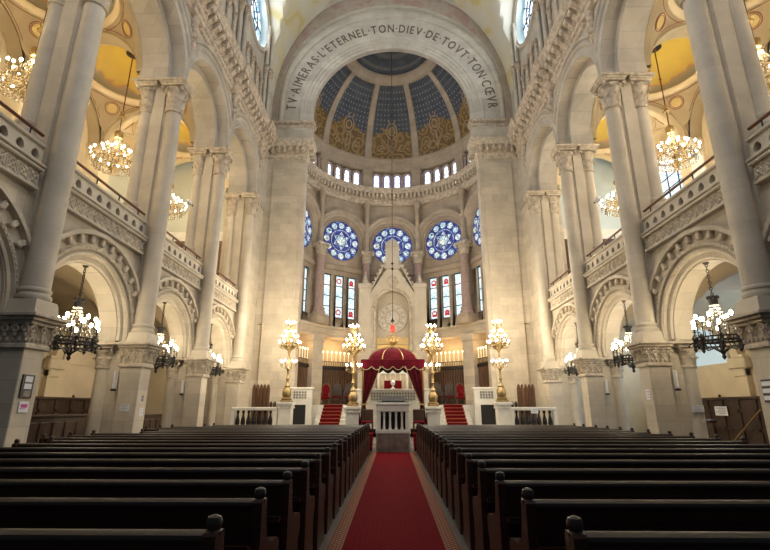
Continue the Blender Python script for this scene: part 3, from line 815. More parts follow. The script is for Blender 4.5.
# ------------------------------------------------------------------ pews
def pew_parts(sx, x1):
    x0 = .88; o = (x0, 0, 0); P = []
    b = MB(o, sx); b.box(x0 + .05, x1 - .05, .0, .035, .22, .95)
    n = 6
    for k in range(n + 1):
        xc = x0 + .1 + (x1 - x0 - .2) * k / n; b.box(xc - .05, xc + .05, -.012, .0, .2, .95)
    b.box(x0 + .05, x1 - .05, -.012, 0, .2, .34); b.box(x0 + .05, x1 - .05, -.012, 0, .86, .95)
    P.append(('backrest', b, M['pew'], []))
    b = MB(o, sx); pr = [(-.03, .945), (-.04, .965), (-.036, .985), (-.01, 1.0), (.025, 1.0), (.04, .985), (.04, .945)]
    b.loft([[(x, y, z) for y, z in pr] for x in (x0 + .04, x1 - .04)], True, True); P.append(('top_rail', b, M['pew_rail'], []))
    b = MB(o, sx); b.box(x0 + .05, x1 - .05, .03, .46, .42, .46, .012); b.box(x0 + .05, x1 - .05, .06, .09, .08, .42); P.append(('seat', b, M['pew_seat'], []))
    b = MB(o, sx); b.box(x0 + .05, x1 - .05, -.17, -.012, .70, .725, .008); b.box(x0 + .05, x1 - .05, -.17, -.15, .725, .75); P.append(('book_ledge', b, M['pew'], []))
    for xe in (x0, x1 - .07):
        b = MB(o, sx)
        b.poly([(-.065, 0), (-.065, .985), (-.05, 1.0), (.05, 1.0), (.06, .985), (.075, .86), (.12, .74), (.24, .68), (.46, .66), (.50, .62), (.50, .50), (.44, .44), (.46, .2), (.5, .08), (.5, 0)], 'x', xe, xe + .07)
        kb = MB(o, sx); kb.lathe(xe + .035, -.003, [(.036, .98), (.042, .99), (.042, 1.0), (.034, 1.008), (.041, 1.025), (.042, 1.045), (.034, 1.065), (.012, 1.075)], 12)
        P.append(('end_panel', b, M['pew'], [('finial', kb, M['pew_rail'])]))
    return [(n, b.mesh(n, m), [(cn, cb.mesh(cn, cm)) for cn, cb, cm in ch]) for n, b, m, ch in P]
NP = 19
def nth(i):
    w = ['first', 'second', 'third', 'fourth', 'fifth', 'sixth', 'seventh', 'eighth', 'ninth', 'tenth', 'eleventh', 'twelfth', 'thirteenth', 'fourteenth', 'fifteenth', 'sixteenth', 'seventeenth', 'eighteenth', 'nineteenth']
    return w[i]
for sx, x1 in ((-1, 7.45), (1, 6.75)):
    pm_full = pew_parts(sx, x1); pm_short = pew_parts(sx, 6.68)
    for k in range(NP):
        lab = 'long dark oak pew %s of the red carpet, %s row counted from the camera' % (SIDE[sx], nth(k))
        if k >= 14: lab = 'long dark oak pew %s of the red carpet, %s row counted from the apse' % (SIDE[sx], nth(NP - 1 - k))
        t = thing('pew', lab, 'pew', (sx * .88, 2.62 + .855 * k, 0), 0, 'pews on the %s of the aisle' % SIDE[sx])
        yp = 2.62 + .855 * k
        for n, me, ch in (pm_short if any(abs(yp + .2 - p_) < .66 for p_ in PIERS) else pm_full):
            p = obj(n, me, t)
            for cn, cme in ch: obj(cn, cme, p)

# ------------------------------------------------------------------ crossing arch (front of the apse)
def zc_of(r): return 18.5 + max(0, min(r, 6.5) - 5.9) * .85 + max(0, r - 6.5) * 1.9
def arcXZ(mb, prof, n=48, z_leg=17.8, y0=0):
    rings = [[(r, y, z_leg) for r, y in prof]]
    for j in range(n + 1):
        a = PI * j / n
        rings.append([(r * cos(a), y, zc_of(r) + r * sin(a)) for r, y in prof])
    rings.append([(-r, y, z_leg) for r, y in prof])
    mb.loft(rings, False)
b = MB()
arcXZ(b, [(5.5, 24.3), (4.68, 24.3), (4.68, 24.02), (4.72, 23.98), (4.84, 23.98), (4.88, 23.92), (5.02, 23.92), (5.06, 23.86), (5.22, 23.86), (5.26, 23.80), (5.42, 23.78), (5.48, 23.84)])
arcXZ(b, [(6.42, 23.84), (6.44, 23.72), (6.52, 23.66), (6.62, 23.68), (6.68, 23.78), (6.72, 23.84), (6.80, 23.84)])
arcXZ(b, [(7.16, 23.8), (7.2, 23.5), (7.3, 23.46), (7.4, 23.5), (7.45, 23.6), (7.5, 23.8), (8.2, 23.8)])
struct('trim_41', b, M['stone_up'], 'moulded stone mouldings of the great crossing arch')
b = MB(); arcXZ(b, [(5.48, 23.84), (6.42, 23.84)])
arch_band = struct('trim_42', b, M['stone_up'], 'plain grey band of the great arch carrying the painted inscription')
b = MB(); arcXZ(b, [(6.80, 23.84), (7.18, 23.84)]); struct('trim_43', b, M['archpaint'], 'faded painted outer band of the great arch')
# inscription: French words with V for U, letters one by one along the band
TXT = "TV\u00b7AIMERAS\u00b7L'ETERNEL\u00b7TON\u00b7DIEV\u00b7DE\u00b7TOVT\u00b7TON\u00b7C\u0152VR"
def glyph(ch, size):
    cu = bpy.data.curves.new('g', 'FONT'); cu.body = ch; cu.size = size; cu.extrude = .012; cu.offset = .0; cu.resolution_u = 3
    o = bpy.data.objects.new('g', cu); COL.objects.link(o)
    dg = bpy.context.evaluated_depsgraph_get(); me = bpy.data.meshes.new_from_object(o.evaluated_get(dg))
    vs = [tuple(v.co) for v in me.vertices]; fs = [tuple(p.vertices) for p in me.polygons]
    bpy.data.objects.remove(o); bpy.data.curves.remove(cu); bpy.data.meshes.remove(me)
    return vs, fs
gl = [(glyph(c, .84), c) for c in TXT]
wid = []
for (vs, fs), c in gl:
    xs = [v[0] for v in vs]; wid.append((min(xs), max(xs)))
gap = .19
tot = sum(b_ - a_ + gap for a_, b_ in wid) - gap
A0, A1 = R(178.5), R(1.5)
kx = min(.97, (A0 - A1) * 5.95 / tot)
b = MB(); cur = 0
for ((vs, fs), c), (xa, xb) in zip(gl, wid):
    mid = cur + (xb - xa) / 2; cur += xb - xa + gap
    a = A0 + (A1 - A0) * mid / tot
    rb = 5.72; sc = 1.0
    cx, cz = rb * cos(a), 18.52 + rb * sin(a)
    tx, tz = sin(a), -cos(a); nx_, nz_ = cos(a), sin(a)
    for e in (-.010, 0, .010):
        b.add([(cx + (v[0] - (xa + xb) / 2 + e) * tx * kx + v[1] * nx_, 23.83 - v[2] - e * .1, cz + (v[0] - (xa + xb) / 2 + e) * tz * kx + v[1] * nz_) for v in vs], fs)
b.build('inscription', M['letters'], arch_band, 0)
# piers of the arch
for sx in (-1, 1):
    S = SIDE[sx]
    b = MB((0, 0, 0), sx)
    b.box(4.93, 7.15, YC, 24.45, 0, 15.4); b.box(5.15, 6.75, YC - .1, YC, .6, 15.0)
    b.box(4.8, 7.2, YC - .2, 24.45, 0, 1.0, .03)
    b.box(4.70, 7.15, YC, 24.45, 16.4, 17.4); b.box(4.95, 6.1, YC - .06, YC, 16.46, 17.4)
    b.box(4.70, 7.3, YC, 24.3, 17.8, 17.85)
    struct('wall_%s_crossing' % S, b, M['stone'], 'tall flat stone pier carrying the great arch on the %s' % S)
    b = MB((0, 0, 0), sx)
    prof = [(0, 15.3), (.06, 15.34), (.06, 15.5), (.12, 15.55), (.12, 15.98), (.40, 16.02), (.42, 16.16), (.46, 16.22), (.50, 16.40), (.0, 16.46)]
    path = [(7.15, YC), (4.93, YC), (4.93, 24.9)]
    b.loft([[(7.15, YC - d, z) for d, z in prof], [(4.93 - d, YC - d, z) for d, z in prof], [(4.93 - d, 24.45, z) for d, z in prof]], False)
    t = struct('trim_%d' % (44 + (sx > 0)), b, M['carved'], 'bracketed capital cornice on the %s crossing pier' % S)
    b = MB((0, 0, 0), sx)
    for k in range(6):
        x = 5.05 + .36 * k; b.box(x - .08, x + .08, YC - .40, YC - .1, 15.72, 16.02, .02)
    for k in range(3):
        y = YC + .2 + .36 * k; b.box(4.53, 4.83, y - .08, y + .08, 15.72, 16.02, .02)
    b.build('modillions', M['carved'], t)
    b = MB((0, 0, 0), sx)
    prof = [(0, 17.38), (.05, 17.42), (.05, 17.6), (.10, 17.64), (.16, 17.70), (.18, 17.82), (0, 17.84)]
    b.loft([[(7.1, YC - d, z) for d, z in prof], [(4.70 - d, YC - d, z) for d, z in prof], [(4.70 - d, 24.45, z) for d, z in prof]], False)
    struct('trim_%d' % (46 + (sx > 0)), b, M['carved_up'], 'carved impost block below the great arch on the %s' % S)

# ------------------------------------------------------------------ apse
def fac(a, t, z, d=0.0):
    """point on the flat apse facet centred at angle a (0 = behind the ark); t sideways, d towards the axis"""
    r = RA - d
    return (r * sin(a) + t * cos(a), AY + r * cos(a) - t * sin(a), z)
HWF = RA * math.tan(R(18))
FA = [R(a) for a in (-72, -36, 0, 36, 72)]
FN = ['far left', 'left', 'central', 'right', 'far right']
w = MB()
for a in FA:
    # upper wall of the facet with a round opening
    n = 32; ri = 1.42; zc = 12.2
    ys = [-HWF] + [-ri * cos(PI * j / n) for j in range(n + 1)] + [HWF]
    for i, (p, q) in enumerate(zip(ys[:-1], ys[1:])):
        if i in (0, len(ys) - 2): w.add([fac(a, p, 9.8), fac(a, q, 9.8), fac(a, q, 16.3), fac(a, p, 16.3)], [(0, 1, 2, 3)]); continue
        dp, dq = math.sqrt(max(0, ri * ri - p * p)), math.sqrt(max(0, ri * ri - q * q))
        w.add([fac(a, p, 9.8), fac(a, q, 9.8), fac(a, q, zc - dq), fac(a, p, zc - dp)], [(0, 1, 2, 3)])
        w.add([fac(a, p, zc + dp), fac(a, q, zc + dq), fac(a, q, 16.3), fac(a, p, 16.3)], [(0, 1, 2, 3)])
    # lancet storey
    xs = sorted({-HWF, HWF, *[c + e for c in (-.92, 0.0, .92) for e in (-.29, .29)]})
    for p, q in zip(xs[:-1], xs[1:]):
        win = abs(q - p - .58) < 1e-3
        if win:
            w.add([fac(a, p, 6.3), fac(a, q, 6.3), fac(a, q, 7.05), fac(a, p, 7.05)], [(0, 1, 2, 3)])
            for tt in (p, q): w.add([fac(a, tt, 7.05), fac(a, tt, 9.8), fac(a, tt, 9.8, -.2), fac(a, tt, 7.05, -.2)], [(0, 1, 2, 3)])
        else:
            w.add([fac(a, p, 6.3), fac(a, q, 6.3), fac(a, q, 9.8), fac(a, p, 9.8)], [(0, 1, 2, 3)])
    w.add([fac(a, -HWF, 6.3, -.0), fac(a, HWF, 6.3, -.0), fac(a, HWF, 6.3, -.9), fac(a, -HWF, 6.3, -.9)], [(0, 1, 2, 3)])
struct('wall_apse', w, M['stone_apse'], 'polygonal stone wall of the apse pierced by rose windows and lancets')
# apse arches, columns, windows
for fi, a in enumerate(FA):
    def Pn(t, z, d): return fac(a, t, z, d)
    b = MB()
    n = 28
    prof = [(1.44, .0), (1.44, .10), (1.50, .16), (1.58, .10), (1.62, .20), (1.70, .26), (1.80, .26), (1.85, .38), (1.93, .44), (2.02, .44), (2.06, .0)]
    rings = [[Pn(min(r, HWF + .25), 11.45, d) for r, d in prof]]
    for j in range(n + 1):
        th = PI * j / n
        rings.append([Pn(max(-HWF - d * .0, min(HWF, r * cos(th))), 12.2 + r * sin(th), d) for r, d in prof])
    rings.append([Pn(-min(r, HWF + .25), 11.45, d) for r, d in prof])
    b.loft(rings, False)
    b.loft([[Pn(-HWF, z, d) for z, d in ((10.1, 0), (10.15, .1), (10.4, .14), (10.5, .05), (10.55, 0))], [Pn(HWF, z, d) for z, d in ((10.1, 0), (10.15, .1), (10.4, .14), (10.5, .05), (10.55, 0))]], False)
    struct('trim_%d' % (50 + fi), b, M['stone_apse'], 'moulded arch round the %s rose window of the apse' % FN[fi])
    # rose window
    c = fac(a, 0, 12.2, -.06)
    wn = thing('window_%d' % (9 + fi), '%s rose window with blue glass and pale roundels in the apse' % FN[fi], None, c); wn['kind'] = 'structure'
    wn.rotation_euler = (0, 0, -a)
    n = 40
    b = MB(); b.loft([[(r * cos(2 * PI * k / n), 0, r * sin(2 * PI * k / n)) for k in range(n)] for r in (1.40, .8, .02)], True); b.build('blue_glass', M['g_blue'], wn)
    b = MB()
    for k in range(12):
        th = 2 * PI * (k + .5) / 12 + PI / 12
        b.add([(1.06 * cos(th) + .205 * cos(2 * PI * q / 16), -.03, 1.06 * sin(th) + .205 * sin(2 * PI * q / 16)) for q in range(16)], [tuple(range(16))])
    for k in range(6):
        th = 2 * PI * k / 6 + PI / 6
        b.add([(.52 * cos(th + o_) * m_, -.03, .52 * sin(th + o_) * m_) for o_, m_ in ((0, 1.25), (.22, .92), (0, .72), (-.22, .92))], [(0, 1, 2, 3)])
    b.add([(.30 * cos(2 * PI * q / 16), -.03, .30 * sin(2 * PI * q / 16)) for q in range(16)], [tuple(range(16))])
    b.build('roundels', M['g_pale'], wn, 0)
    b = MB()
    for off in (0, PI):
        pts = [(.62 * cos(off + PI / 2 + 2 * PI * q / 3), -.045, .62 * sin(off + PI / 2 + 2 * PI * q / 3)) for q in range(3)]
        for q in range(3): b.bar(pts[q], pts[(q + 1) % 3], .013, 5)
    b.tube([(.74 * cos(2 * PI * q / 32), -.03, .74 * sin(2 * PI * q / 32)) for q in range(33)], .018, 5)
    b.build('star_tracery', M['g_pale'], wn)
    b = MB()
    b.loft([[(r * cos(2 * PI * k / n), y, r * sin(2 * PI * k / n)) for k in range(n)] for r, y in ((1.44, -.07), (1.38, -.10), (1.35, -.05), (1.36, .02))], True)
    b.build('rim', M['stone_apse'], wn)
    # lancets
    for li, tl in enumerate((-.92, 0, .92)):
        if fi == 2: continue
        wl = thing('window_%d' % (14 + fi * 3 + li), '%s of three tall stained lancets below the %s rose window' % (('left', 'middle', 'right')[li], FN[fi]), None, fac(a, tl, 7.05, -.18)); wl['kind'] = 'structure'
        wl.rotation_euler = (0, 0, -a)
        for q in range(4):
            b = MB(); b.box(-.29, .29, 0, .02, .04 + q * .68, .70 + q * .68); b.build('pane', M['g_white'], wl, 0)
            if fi in (1, 3) and q in (0, 3) and li >= 1 if fi == 1 else fi == 3 and q in (0, 3) and li <= 1:
                b = MB(); cz = .37 + q * .68
                b.loft([[(r * cos(2 * PI * k / 20), -.012, cz + r * sin(2 * PI * k / 20)) for k in range(20)] for r in ((.19, .11) if (li == 1) == (fi == 1) else (.16, .03))], True)
                if (li == 2) == (fi == 1): b.add([(-.2, -.013, cz - .2), (.2, -.013, cz - .2), (.12, -.013, cz - .05), (-.12, -.013, cz - .05)], [(0, 1, 2, 3)])
                b.build('red_emblem', M['g_red'], wl, 0)
        b = MB()
        for q in range(5): b.box(-.28, .28, -.03, .03, .0 + q * .68, .05 + q * .68)
        for s in (-1, 1): b.box(s * .25, s * .29, -.03, .03, 0, 2.75)
        b.build('lead_bars', M['leadedge'], wl, 0)
# columns at the facet corners
for ci, ad in enumerate((-54, -18, 18, 54)):
    a = R(ad); x, y = 5.50 * sin(a), AY + 5.50 * cos(a)
    t = thing('apse_column', 'polished pink column with leafy capital in the apse, %s' % ('between the far left and left rose windows', 'between the left and central rose windows', 'between the central and right rose windows', 'between the right and far right rose windows')[ci], 'column', (x, y, 6.4), -a, 'apse columns')
    b = MB(); b.box(-.52, .52, -.45, .5, 0, .45, .03); b.box(-.44, .44, -.4, .42, .45, .62, .03); b.build('pedestal', M['stone_apse'], t)
    b = MB(); b.lathe(0, 0, shaft_prof(.27, .6, 4.42, .5), 20); b.build('shaft', M['granite'], t)
    b = MB(); capital(b, 0, 0, 4.42, 5.07, .27, 8, 1.5); b.build('capital', M['carved'], t)
    b = MB(); b.box(-.45, .45, -.3, .5, 5.07, 5.2, .02); b.lathe(0, .05, [(.17, 5.2), (.15, 8.3), (.22, 8.45), (.26, 8.75)], 12); b.build('springer', M['stone_apse'], t)
# cornice, drum with windows, dome (all round about the apse axis)
def ringap(prof, n=60, a0=-87, a1=87):
    b = MB(); rings = []
    for j in range(n + 1):
        a = R(a0 + (a1 - a0) * j / n)
        rings.append([(r * sin(a), AY + r * cos(a), z) for r, z in prof])
    b.loft(rings, False); return b
b = ringap([(6.1, 15.1), (5.62, 15.15), (5.60, 15.35), (5.54, 15.42), (5.54, 15.86), (5.26, 15.9), (5.24, 16.05), (5.18, 16.12), (5.16, 16.28), (5.9, 16.32)])
t = struct('trim_60', b, M['carved_up'], 'curved bracketed cornice round the apse')
b = MB()
for k in range(56):
    a = R(-86 + 172 * k / 55)
    s0 = len(b.v); b.box(-.075, .075, 5.28, 5.58, 15.58, 15.9, .02); b.ball((0, 5.34, 15.66), .085, 6, 4)
    for q in range(s0, len(b.v)):
        x, y, z = b.v[q]; b.v[q] = (x * cos(a) + y * sin(a), AY + y * cos(a) - x * sin(a), z)
b.build('modillions', M['carved'], t)
b = ringap([(5.95, 16.3), (5.95, 18.0)]); b2 = ringap([(5.85, 17.75), (5.62, 17.8), (5.60, 18.3), (5.52, 18.36), (5.50, 18.5), (5.44, 18.56), (5.44, 18.7), (5.65, 18.75)])
struct('trim_61', b2, M['stone_apse'], 'moulded ring at the foot of the half dome')
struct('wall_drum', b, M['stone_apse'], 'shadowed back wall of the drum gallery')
k_w = 0
for fi, a in enumerate(FA):
    for k in range(4):
        ang = a + R(-10.8 + 7.2 * k)
        c = (5.88 * sin(ang), AY + 5.88 * cos(ang), 16.32)
        wn = thing('window_%d' % (70 + k_w), 'small round-headed drum window, %s of four above the %s rose' % (nth(k), FN[fi]), None, c); wn.rotation_euler = (0, 0, -ang); wn['kind'] = 'structure'; k_w += 1
        pts = [(-.17, 0.03), (.17, 0.03)] + [(.17 * cos(PI * q / 10), 1.05 + .17 * sin(PI * q / 10)) for q in range(11)]
        b = MB(); b.poly(pts, 'y', 0, .03); b.build('glass', M['g_drum'], wn, 0)
        b = MB(); b.poly([(p_[0] * 1.42, p_[1] * 1.06) for p_ in pts], 'y', .031, .05); b.build('border_glass', M['g_drumedge'], wn, 0)
        b = MB()
        for q in range(3): b.box(-.17, .17, -.02, 0, .3 + .32 * q, .33 + .32 * q)
        b.build('bars', M['leadedge'], wn, 0)
        b = MB()
        fr = [[(r * cos(PI * q / 12), y, 1.05 + r * sin(PI * q / 12)) for r, y in ((.245, .05), (.245, -.1), (.31, -.12), (.34, -.08))] for q in range(13)]
        fr = [[(r, y, 0) for r, y in ((.245, .05), (.245, -.1), (.31, -.12), (.34, -.08))]] + fr + [[(-r, y, 0) for r, y in ((.245, .05), (.245, -.1), (.31, -.12), (.34, -.08))]]
        b.loft(fr, False)
        b.build('surround', M['g_frame'] if 'g_frame' in M else M['stone_apse'], wn)
    for k in range(5):
        ang = a + R(-14.4 + 7.2 * k)
        x, y = 5.62 * sin(ang), AY + 5.62 * cos(ang)
        b = MB(); b.lathe(0, 0, shaft_prof(.06, 0, .85, .15), 10); capital(b, 0, 0, .85, 1.05, .06, 6, 1.5)
        t = b.build('drum_colonnette', M['granite']); t.location = (x, y, 16.32)
        tag(t, 'slim colonnette of the drum gallery, %s of five above the %s rose window' % (nth(k), FN[fi]), 'column', 'drum gallery colonnettes')
for ad in (-90, -54, -18, 18, 54, 90):
    a = R(ad); b = MB(); b.box(-.3, .3, 5.45, 5.95, 16.3, 17.75); b.box(-.36, .36, 5.40, 5.95, 17.45, 17.75, .03)
    b.xf(Matrix.Translation((0, AY, 0)) @ Matrix.Rotation(-a, 4, 'Z'))
    struct('trim_%d' % (110 + (ad + 90) // 36), b, M['stone_apse'], 'plain stone pier of the drum gallery')
RDm = 5.55
b = MB()
rings = []
for i in range(15):
    e = R(0 + 56 * i / 14); rings.append([(RDm * cos(e) * sin(R(-87 + 174 * j / 72)), AY + RDm * cos(e) * cos(R(-87 + 174 * j / 72)), 18.6 + RDm * .98 * sin(e)) for j in range(73)])
b.loft(rings, False)
rings = []
for i in range(10):
    e = R(56 + 34 * i / 9); rings.append([(RDm * cos(e) * sin(R(-87 + 174 * j / 72)), AY + RDm * cos(e) * cos(R(-87 + 174 * j / 72)), 18.62 + RDm * .98 * sin(e)) for j in range(73)])
b.loft(rings, False)
dome = struct('ceiling_dome', b, M['mosaic'], 'half dome with dark blue starry gores above gold scrollwork')
for ad in (-90, -54, -18, 18, 54, 90):
    a = R(ad); b = MB(); rings = []
    for i in range(21):
        e = R(56 * i / 20); wv = .26 - .08 * i / 20
        rr = [(-wv, RDm - .0), (-wv, RDm - .10), (-wv * .6, RDm - .15), (wv * .6, RDm - .15), (wv, RDm - .10), (wv, RDm)]
        rings.append([(t * cos(a) + r * cos(e) * sin(a), AY + r * cos(e) * cos(a) - t * sin(a), 18.6 + r * .98 * sin(e)) for t, r in rr])
    b.loft(rings, False); b.build('dome_rib', M['stone_apse'], dome)
b = MB(); rings = []
for j in range(61):
    a = R(-86 + 172 * j / 60); rings.append([((RDm - d) * cos(R(e)) * sin(a), AY + (RDm - d) * cos(R(e)) * cos(a), 18.6 + (RDm - d) * .98 * sin(R(e))) for e, d in ((55.5, 0), (55.5, .18), (57, .22), (58.5, .14), (60.5, .14), (62, .2), (63, .1), (63, 0))])
b.loft(rings, False); b.build('oculus_ring', M['stone_apse'], dome)
for fi, a in enumerate(FA):   # painted palm cartouches on the gold zone
    b = MB()
    def dp(t, h, d=.03):
        e = math.asin(min(.99, (h - 18.6) / (RDm * .98))); r = RDm - d
        an = a + t / (RDm * cos(e)); return (r * cos(e) * sin(an), AY + r * cos(e) * cos(an), 18.6 + r * .98 * sin(e))
    b.tube([dp(.38 * cos(2 * PI * k / 20), 20.7 + .48 * sin(2 * PI * k / 20)) for k in range(21)], .035, 5)
    b.tube([dp(.2 * cos(2 * PI * k / 16), 20.7 + .26 * sin(2 * PI * k / 16)) for k in range(17)], .05, 5)
    b.tube([dp(0, 18.9), dp(0, 19.5), dp(0, 20.2)], .05, 5)
    for s in (-1, 1):
        b.tube([dp(s * (.75 + .32 * cos(k * .7) * (1 - k / 14)), 19.45 + .32 * sin(k * .7) * (1 - k / 14)) for k in range(13)], .028, 5)
        b.tube([dp(s * .05, 19.2), dp(s * .3, 19.7), dp(s * .28, 20.1), dp(s * .12, 20.25)], .03, 5)
        b.tube([dp(s * (.15 + .02 * k), 21.2 + .1 * k * (1 if k < 3 else 0)) for k in range(4)], .03, 5)
    b.build('cartouche', plain('cartouche_paint', (.40, .30, .20), .7) if fi == 0 else bpy.data.materials['cartouche_paint'], dome)

# ------------------------------------------------------------------ lower storey of the apse
b = ringap([(7.0, 5.75), (5.66, 5.78), (5.62, 5.95), (5.55, 6.0), (5.55, 6.22), (5.45, 6.28), (5.42, 6.42), (6.1, 6.46)], 50, -95, 95)
struct('trim_62', b, M['stone'], 'plain stone ledge above the sanctuary recesses')
b = ringap([(6.75, 1.6), (6.75, 5.9)], 50, -95, 95); struct('wall_sanctuary', b, M['plaster'], 'warm lit back wall of the sanctuary recesses')
for ad in (-90, -54, -18, 18, 54, 90):
    a = R(ad); b = MB(); b.box(-.42, .42, 5.42, 6.75, 1.75, 5.8); b.box(-.48, .48, 5.36, 6.75, 5.4, 5.8, .03); b.box(-.48, .48, 5.36, 6.75, 1.75, 2.1, .03)
    b.xf(Matrix.Translation((0, AY, 0)) @ Matrix.Rotation(-a, 4, 'Z'))
    struct('pillar_%d' % ((ad + 90) // 36 + 1), b, M['stone'], 'plain stone pillar between the sanctuary recesses')
for fi, a in enumerate(FA):
    if fi == 2: continue
    # carved wooden organ-pipe like screen
    c = fac(a, 0, 1.75, -.35 if abs(a) < 1 else .05)
    t = thing('wooden_screen', 'tall reeded brown wooden screen in the %s recess of the sanctuary' % FN[fi], 'screen', c, -a, 'reeded screens in the sanctuary recesses')
    b = MB(); b.box(-1.35, 1.35, 0, .1, 0, 2.25); b.box(-1.35, 1.35, -.06, .1, 0, .3, .02); b.build('panel', M['wood_panel'], t)
    b = MB()
    for k in range(16): b.bar((-1.28 + .17 * k, -.03, .3), (-1.28 + .17 * k, -.03, 2.1), .055, 8)
    b.build('reeding', M['wood_warm'], t)
    b = MB(); b.box(-1.38, 1.38, -.12, .12, 2.1, 2.28, .02); b.build('cornice', M['iron'], t)
    # candle rack on the screen
    t = thing('candle_rack', 'black iron rack of lit tall candles above the %s wooden screen' % FN[fi], 'candelabrum', (c[0], c[1], 4.03), -a, 'candle racks in the sanctuary')
    b = MB(); b.box(-1.3, 1.3, -.1, -.04, .0, .04); b.box(-1.3, 1.3, -.1, -.04, .28, .31)
    for k in range(17): b.bar((-1.28 + .16 * k, -.07, 0), (-1.28 + .16 * k, -.07, .3), .016, 5)
    b.build('railing', M['iron'], t)
    for k in range(9):
        x = -1.2 + .3 * k
        b = MB(); b.lathe(x, -.07, [(.025, .3), (.05, .34), (.028, .36), (.028, .82)], 8); cd = b.build('candle', M['candle'], t)
        b = MB(); b.ball((x, -.07, .87), .034, 8, 6, (1, 1, 1.6)); b.build('flame', M['flame'], cd)

# white lattice walls and side parapets of the upper platform
def star_lattice(b, x0, x1, z0, z1, y, s=.12):
    n = max(1, int((x1 - x0) / (s * 2.1)))
    m = max(1, int((z1 - z0) / (s * 1.9)))
    for i in range(n):
        for j in range(m):
            cx = x0 + (x1 - x0) * (i + .5) / n; cz = z0 + (z1 - z0) * (j + .5) / m
            for o_ in (0, PI):
                p = [(cx + s * .85 * cos(o_ + PI / 2 + 2 * PI * q / 3), y, cz + s * .85 * sin(o_ + PI / 2 + 2 * PI * q / 3)) for q in range(3)]
                for q in range(3): b.bar(p[q], p[(q + 1) % 3], .010, 4)
for sx in (-1, 1):
    S = SIDE[sx]
    t = thing('star_panel_wall', 'white marble wall with a star lattice panel beside the %s red-carpeted stair' % S, 'wall panel', (sx * 4.35, 22.9, .6))
    b = MB((4.35, 22.9, .6), sx); b.box(3.86, 4.93, 22.9, 23.15, .6, 2.50, .015); b.box(3.8, 4.98, 22.86, 23.18, 2.46, 2.56, .02); b.box(3.84, 4.95, 22.86, 22.92, .6, .8, .01); b.build('slab', M['marble'], t)
    b = MB((4.35, 22.9, .6), sx); star_lattice(b, 4.12, 4.78, 2.02, 2.38, 22.895, .062); b.build('star_lattice', M['blackframe'], t)
    b = MB((4.35, 22.9, .6), sx); b.box(4.15, 4.85, 22.88, 22.9, .85, 1.75, .02); b.build('recess_shade_slab', M['blackframe'], t)  # flat black slab stands in for a recess in shade
    # stair
    b = MB((2.95, 23.2, .6), sx); nst = 7
    for k in range(nst): b.box(2.1 + .1, 3.75 - .05, 22.35 + .27 * k, 24.3, .6 + .164 * k, .6 + .164 * (k + 1), .01)
    t = b.build('sanctuary_stair', M['marble']); t.location = (sx * 2.95, 23.2, .6)
    tag(t, 'white marble stair up to the sanctuary on the %s of the canopy' % S, 'stair')
    b = MB((2.95, 23.2, .6), sx)
    for k in range(nst):
        b.box(2.5, 3.45, 22.35 + .27 * k - .01, 22.35 + .27 * (k + 1) if k < nst - 1 else 24.4, .6 + .164 * (k + 1), .6 + .164 * (k + 1) + .012)
        b.box(2.5, 3.45, 22.35 + .27 * k - .014, 22.35 + .27 * k, .6 + .164 * k, .6 + .164 * (k + 1) + .012)
    t = b.build('stair_carpet', M['redcloth']); t.location = (sx * 2.95, 23.2, .6)
    tag(t, 'red carpet running up the %s marble stair' % S, 'carpet')
    b = MB((2.95, 23.2, .6), sx)
    for k in range(nst): b.bar((2.45, 22.35 + .27 * k + .25, .6 + .164 * (k + 1) + .02), (3.5, 22.35 + .27 * k + .25, .6 + .164 * (k + 1) + .02), .014, 6)
    b.build('stair_rods', M['brass'], t)
    # armchairs of honour on the platform
    t = thing('ceremonial_armchair', 'gilt armchair with red upholstery at the top of the %s stair' % S, 'armchair', (sx * 3.55, 25.2, 1.75))
    o = (3.55, 25.2, 1.75)
    b = MB(o, sx); b.box(3.28, 3.82, 24.95, 25.45, 2.12, 2.25, .03); b.build('seat', M['redcloth'], t)
    b = MB(o, sx); b.poly([(3.34, 2.25), (3.76, 2.25), (3.76, 2.85), (3.68, 2.98), (3.55, 3.03), (3.42, 2.98), (3.34, 2.85)], 'y', 25.38, 25.46); b.build('backrest', M['redcloth'], t)
    b = MB(o, sx); b.tube([(3.28, 25.42, 2.1), (3.28, 25.42, 2.9), (3.38, 25.42, 3.04), (3.55, 25.42, 3.12), (3.72, 25.42, 3.04), (3.82, 25.42, 2.9), (3.82, 25.42, 2.1)], .035, 8); b.build('back_frame', M['wood_warm'], t)
    for xx in (3.3, 3.8):
        b = MB(o, sx); b.tube([(xx, 25.4, 2.5), (xx, 25.0, 2.5), (xx, 24.95, 2.25)], .03, 8); b.build('arm', M['wood_warm'], t)
        for yy in (24.98, 25.42): b = MB(o, sx); b.lathe(xx, yy, [(.025, 1.75), (.035, 1.85), (.025, 2.0), (.04, 2.13)], 8); b.build('leg', M['wood_warm'], t)
    t.scale = (.82, .82, .82)
    # dark potted plants / iron grille in front of the recess
    t = thing('iron_grille', 'low dark iron grille in front of the %s wooden screen' % ('left' if sx < 0 else 'right'), 'grille', (sx * 2.75, 26.2, 1.75))
    b = MB((2.75, 26.2, 1.75), sx)
    for k in range(20): b.bar((2.1 + .09 * k, 26.2, 1.75), (2.1 + .09 * k, 26.2, 2.5 + .25 * sin(PI * k / 19)), .014, 5)
    for k in range(6): b.tube([(2.25 + .3 * k + .13 * cos(q * .6), 26.18, 2.2 + .13 * sin(q * .6)) for q in range(11)], .013, 5)
    b.build('scrollwork', M['iron'], t)
    b = MB((2.75, 26.2, 1.75), sx); b.box(2.05, 3.9, 26.17, 26.23, 1.75, 1.83); b.box(2.05, 3.9, 26.17, 26.23, 2.44, 2.5); b.build('rails', M['iron'], t)

